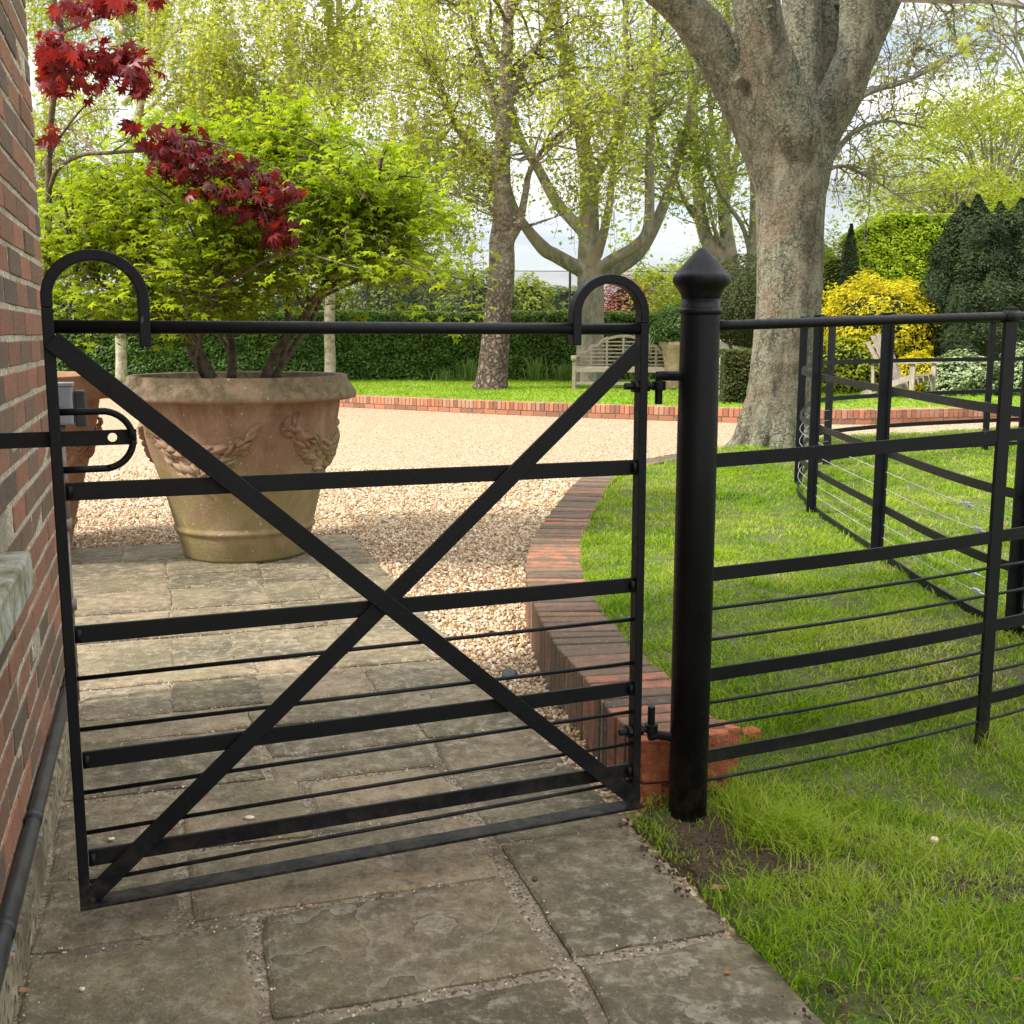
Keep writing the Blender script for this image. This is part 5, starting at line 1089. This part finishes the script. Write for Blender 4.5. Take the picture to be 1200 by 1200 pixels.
# ------------------------------------------------------------------ wire court fence far away
cf = thing('court_fence', 'tall wire mesh court fence on dark posts beyond the hedge', 'fence', (0, 37, 0))
for x in (430, 554, 668, 795, 905):
    top = D(x, 318, 37); mm = MB(); tube(mm, [(top[0],37,-.16), (top[0],37,top[2])], .04, 8); p_ = mm.build('post', M_FAR, cf)
    if x in (554, 795):
        mm = MB(); tube(mm, [(top[0]-1.0,37,.2), (top[0],37,1.9 if x == 554 else 2.9)], .03, 6); tube(mm, [(top[0]-.5,37,.2),(top[0],37,1.4)], .025, 6); mm.build('strut', M_FAR, p_)
mm = MB()
for z in (3.3, 2.35, 1.3): tube(mm, [(-8,37,z+.02), (-2,37,z), (4,37,z-.02), (10,37,z)], .012, 4)
for k in range(-160, 340):
    x = k*.11-8+8
    for s_ in (-1, 1):
        a = np.array([x*.5-4, 37.0, .2]); b = a+np.array([s_*3.1, 0, 3.1]); tube(mm, [a, b], .0022, 3, False)
mm.build('mesh', M_FAR, cf)

# ------------------------------------------------------------------ garden bench (curved high back)
bw = D(782, 453, 22.3)[0]-D(670, 453, 22.3)[0]; bx0 = D(670, 453, 22.3)[0]; by = 22.2; BZ = .185
be = thing('garden_bench', 'weathered pale teak bench with stepped arched back', 'bench', (bx0+bw/2, by, BZ)); rot = radians(-12)
def bp(x, y, z): return np.array([bx0+x*cos(rot)-y*sin(rot), by+x*sin(rot)+y*cos(rot), BZ+z])
BX = np.array([cos(rot), sin(rot), 0]); BY = np.array([-sin(rot), cos(rot), 0]); BZZ = np.array([0,0,1.])
def bb(name, c, hx, hy, hz, parent=be, m=M_TEAK):
    mm = MB(); obox(mm, bp(*c), BX, BY, BZZ, hx, hy, hz); return mm.build(name, m, parent, bevel=.006)
for x in (.04, bw-.04):
    bb('leg', (x, 0, .31), .035, .035, .31); bb('leg', (x, .52, .33), .035, .035, .33)
    arm = bb('armrest', (x, .24, .63), .045, .30, .018)
    mm = MB(); tube(mm, [bp(x-.05, -.07, .605), bp(x+.05, -.07, .605)], .055, 16); mm.build('scroll', M_TEAK, arm, bevel=.004)
    for z in (.52, .56): bb('arm_slat', (x, .26, z), .012, .22, .012)
for k in range(5): bb('seat_slat', (bw/2, .03+k*.11, .42), bw/2-.02, .048, .011)
bb('seat_rail', (bw/2, -.01, .37), bw/2-.07, .015, .04); bb('stretcher', (bw/2, 0, .11), bw/2-.07, .018, .028)
for x in (.3, .62, bw/2, bw-.62, bw-.3):
    hh = 1.02 if abs(x-bw/2) < .4 else .86; bb('back_post', (x, .52, (.4+hh)/2), .022, .016, (hh-.4)/2)
for k in range(7):
    z = .47+k*.075; half = bw/2-.05 if z < .72 else (bw/2-.25 if z < .82 else bw/2-.50); bb('back_slat', (bw/2, .52, z), half, .012, .014)
mm = MB(); prof = [(.04,.66),(.1,.70),(.2,.71),(.26,.78),(.34,.84),(.42,.84),(.48,.90),(.56,.97),(.66,.99),(bw/2,1.04)]; prof += [(bw-x, z) for x, z in prof[-2::-1]]
pr = spline([bp(x, .52, z) for x, z in prof], 3); sweep(mm, pr, .055, .035, BY); mm.build('crest_rail', M_TEAK, be, bevel=.006)

# ------------------------------------------------------------------ slatted garden armchair seen from its side
cx = D(1030, 462, 19.3)[0]; ach = thing('garden_armchair', 'grey wooden fan backed garden armchair facing right', 'chair', (cx+.35, 19.2, .185)); rot2 = radians(52)
def ap(x, y, z):    # x forward (to the right), y across
    return np.array([cx+x*cos(rot2*-1)-y*sin(-rot2), 19.2+x*sin(-rot2)+y*cos(-rot2), .185+z])
AX = np.array([cos(-rot2), sin(-rot2), 0]); AY = np.array([-sin(-rot2), cos(-rot2), 0])
for k in range(5):
    y = (k-2)*.115; mm = MB(); top = 1.08-.035*(k-2)**2; a, b = ap(.30, y*.75, .22), ap(-.12, y*1.25, top); bar(mm, a, b, .125, .018, unit(np.cross(b-a, AY))); mm.build('back_slat', M_GWOOD, ach, bevel=.004)
for k in range(5):
    mm = MB(); a, b = ap(.36+k*.10, -.27, .28+k*.032), ap(.36+k*.10, .27, .28+k*.032); bar(mm, a, b, .085, .018, (0,0,1)); mm.build('seat_slat', M_GWOOD, ach, bevel=.004)
for y in (-.31, .31):
    mm = MB(); bar(mm, ap(-.05, y, .60), ap(.88, y, .60), .12, .02, (0,0,1)); mm.build('armrest', M_GWOOD, ach, bevel=.004)
    mm = MB(); bar(mm, ap(.78, y, 0), ap(.78, y, .59), .09, .025, AY); mm.build('leg', M_GWOOD, ach, bevel=.004)
    mm = MB(); bar(mm, ap(.78, y*.93, .38), ap(-.2, y*.93, .04), .10, .025, AY); mm.build('side_rail', M_GWOOD, ach, bevel=.004)
    mm = MB(); bar(mm, ap(.05, y, .12), ap(.02, y, .59), .06, .02, AY); mm.build('arm_support', M_GWOOD, ach, bevel=.004)

# ------------------------------------------------------------------ small things lying about
def stone(name, label, cat, p, s, m, flat=.5):
    p = np.array(p, float); mm = MB(); V = []; rr = rng.uniform(.8, 1.2, (6, 9))
    for i in range(6):
        ph = pi*i/5
        for k in range(9):
            th = 2*pi*k/9; V.append(p+np.array([s[0]*sin(ph)*cos(th), s[1]*sin(ph)*sin(th), s[2]*cos(ph)])*rr[i, k])
    mm.add(V, [(i*9+k, i*9+(k+1)%9, (i+1)*9+(k+1)%9, (i+1)*9+k) for i in range(5) for k in range(9)]); o = mm.build(name, m, None, smooth=True)
    o.data.transform(__import__('mathutils').Matrix.Translation(-__import__('mathutils').Vector(p))); o.location = p; return setp(o, label, cat)
def lz(x, y):
    q = gz(x, y, .02); 
    for _ in range(4): q = gz(x, y, float(hlawn(q[0], q[1])))
    return q
stone('slate_shard', 'dark slate shard lying on the gravel beside the kerb', 'stone', gz(597, 790, .01), (.028,.06,.010), M_SLATE)
M_CREAM = m_simple('cream_pebble', (.62,.50,.30), (.8,.72,.52), 30, .7, .002)
stone('pebble', 'cream pebble on bare soil in the lawn right of the tuft', 'stone', lz(1094,990)+(0,0,.012), (.011,.009,.009), M_CREAM)
stone('pebble', 'cream pebble beside the broken orange bricks', 'stone', lz(858,896)+(0,0,.02), (.016,.008,.006), M_CREAM)
stone('pebble', 'white pebble on the dark slab near the bottom left', 'stone', gz(96,1159,.005), (.006,.005,.004), M_CREAM)
stone('pebble', 'pale flat pebble behind the lowest gate rods', 'stone', gz(292,958,.005), (.015,.010,.004), M_CREAM)
stone('pebble', 'small cream pebble on the path left of the long brace', 'stone', gz(130,983,.005), (.009,.007,.004), M_CREAM)
stone('pebble', 'brown pebble by the slab joint below the gate', 'stone', gz(361,1062,.005), (.007,.007,.005), m_simple('tan_pebble', (.30,.18,.09), (.45,.3,.17), 30, .7, .002))
stone('snail', 'dark snail shell on the slab right of the wide joint', 'shell', gz(627,1030,.006), (.007,.008,.006), M_BTWIG)
def dry(label, p, s):
    p = np.array(p, float); V = [p+np.array(v)*s for v in ((-1,-.2,0),(-.3,-.55,.25),(.5,-.4,.1),(1,.1,.35),(.3,.5,.15),(-.5,.45,.3))]; V += [p+np.array((0,0,.12))*s]
    mm = MB(); mm.add(V, [(0,1,6),(1,2,6),(2,3,6),(3,4,6),(4,5,6),(5,0,6)]); o = mm.build('fallen_leaf', M_DRY); sol = o.modifiers.new('s', 'SOLIDIFY'); sol.thickness = .0012; return setp(o, label, 'leaf')
dry('curled tan leaf on the soil at the slab corner', gz(842,1041,.012), .020); dry('orange leaf by the plinth at the bottom left', gz(27,1161,.004), .014); dry('small orange leaf on the bottom right slab', gz(853,1140,.004), .010)
dry('tan leaf in the thin turf near the bottom', lz(1010,1141)+(0,0,.006), .009); dry('pale leaf in the grass at the lower right edge', lz(1192,1152)+(0,0,.008), .008)
# broken brick end of the kerb beside the post
for lab, p, sz, a in (('broken orange brick end just right of the gate post', gz(846,885,.09), (.06,.05,.09), .5), ('orange brick fragment poking out of the turf', lz(878,872)+(0,0,.01), (.045,.03,.03), .2)):
    mm = MB(); p = np.array(p); obox(mm, p, (cos(a), sin(a), 0), (-sin(a), cos(a), .1), (0,0,1), *[q/1. for q in (sz[0]/2*1.2, sz[1]/1.6, sz[2]/1.0)], None, .007); setp(mm.build('brick_fragment', M_BROKEN, None, bevel=.006), lab, 'brick')
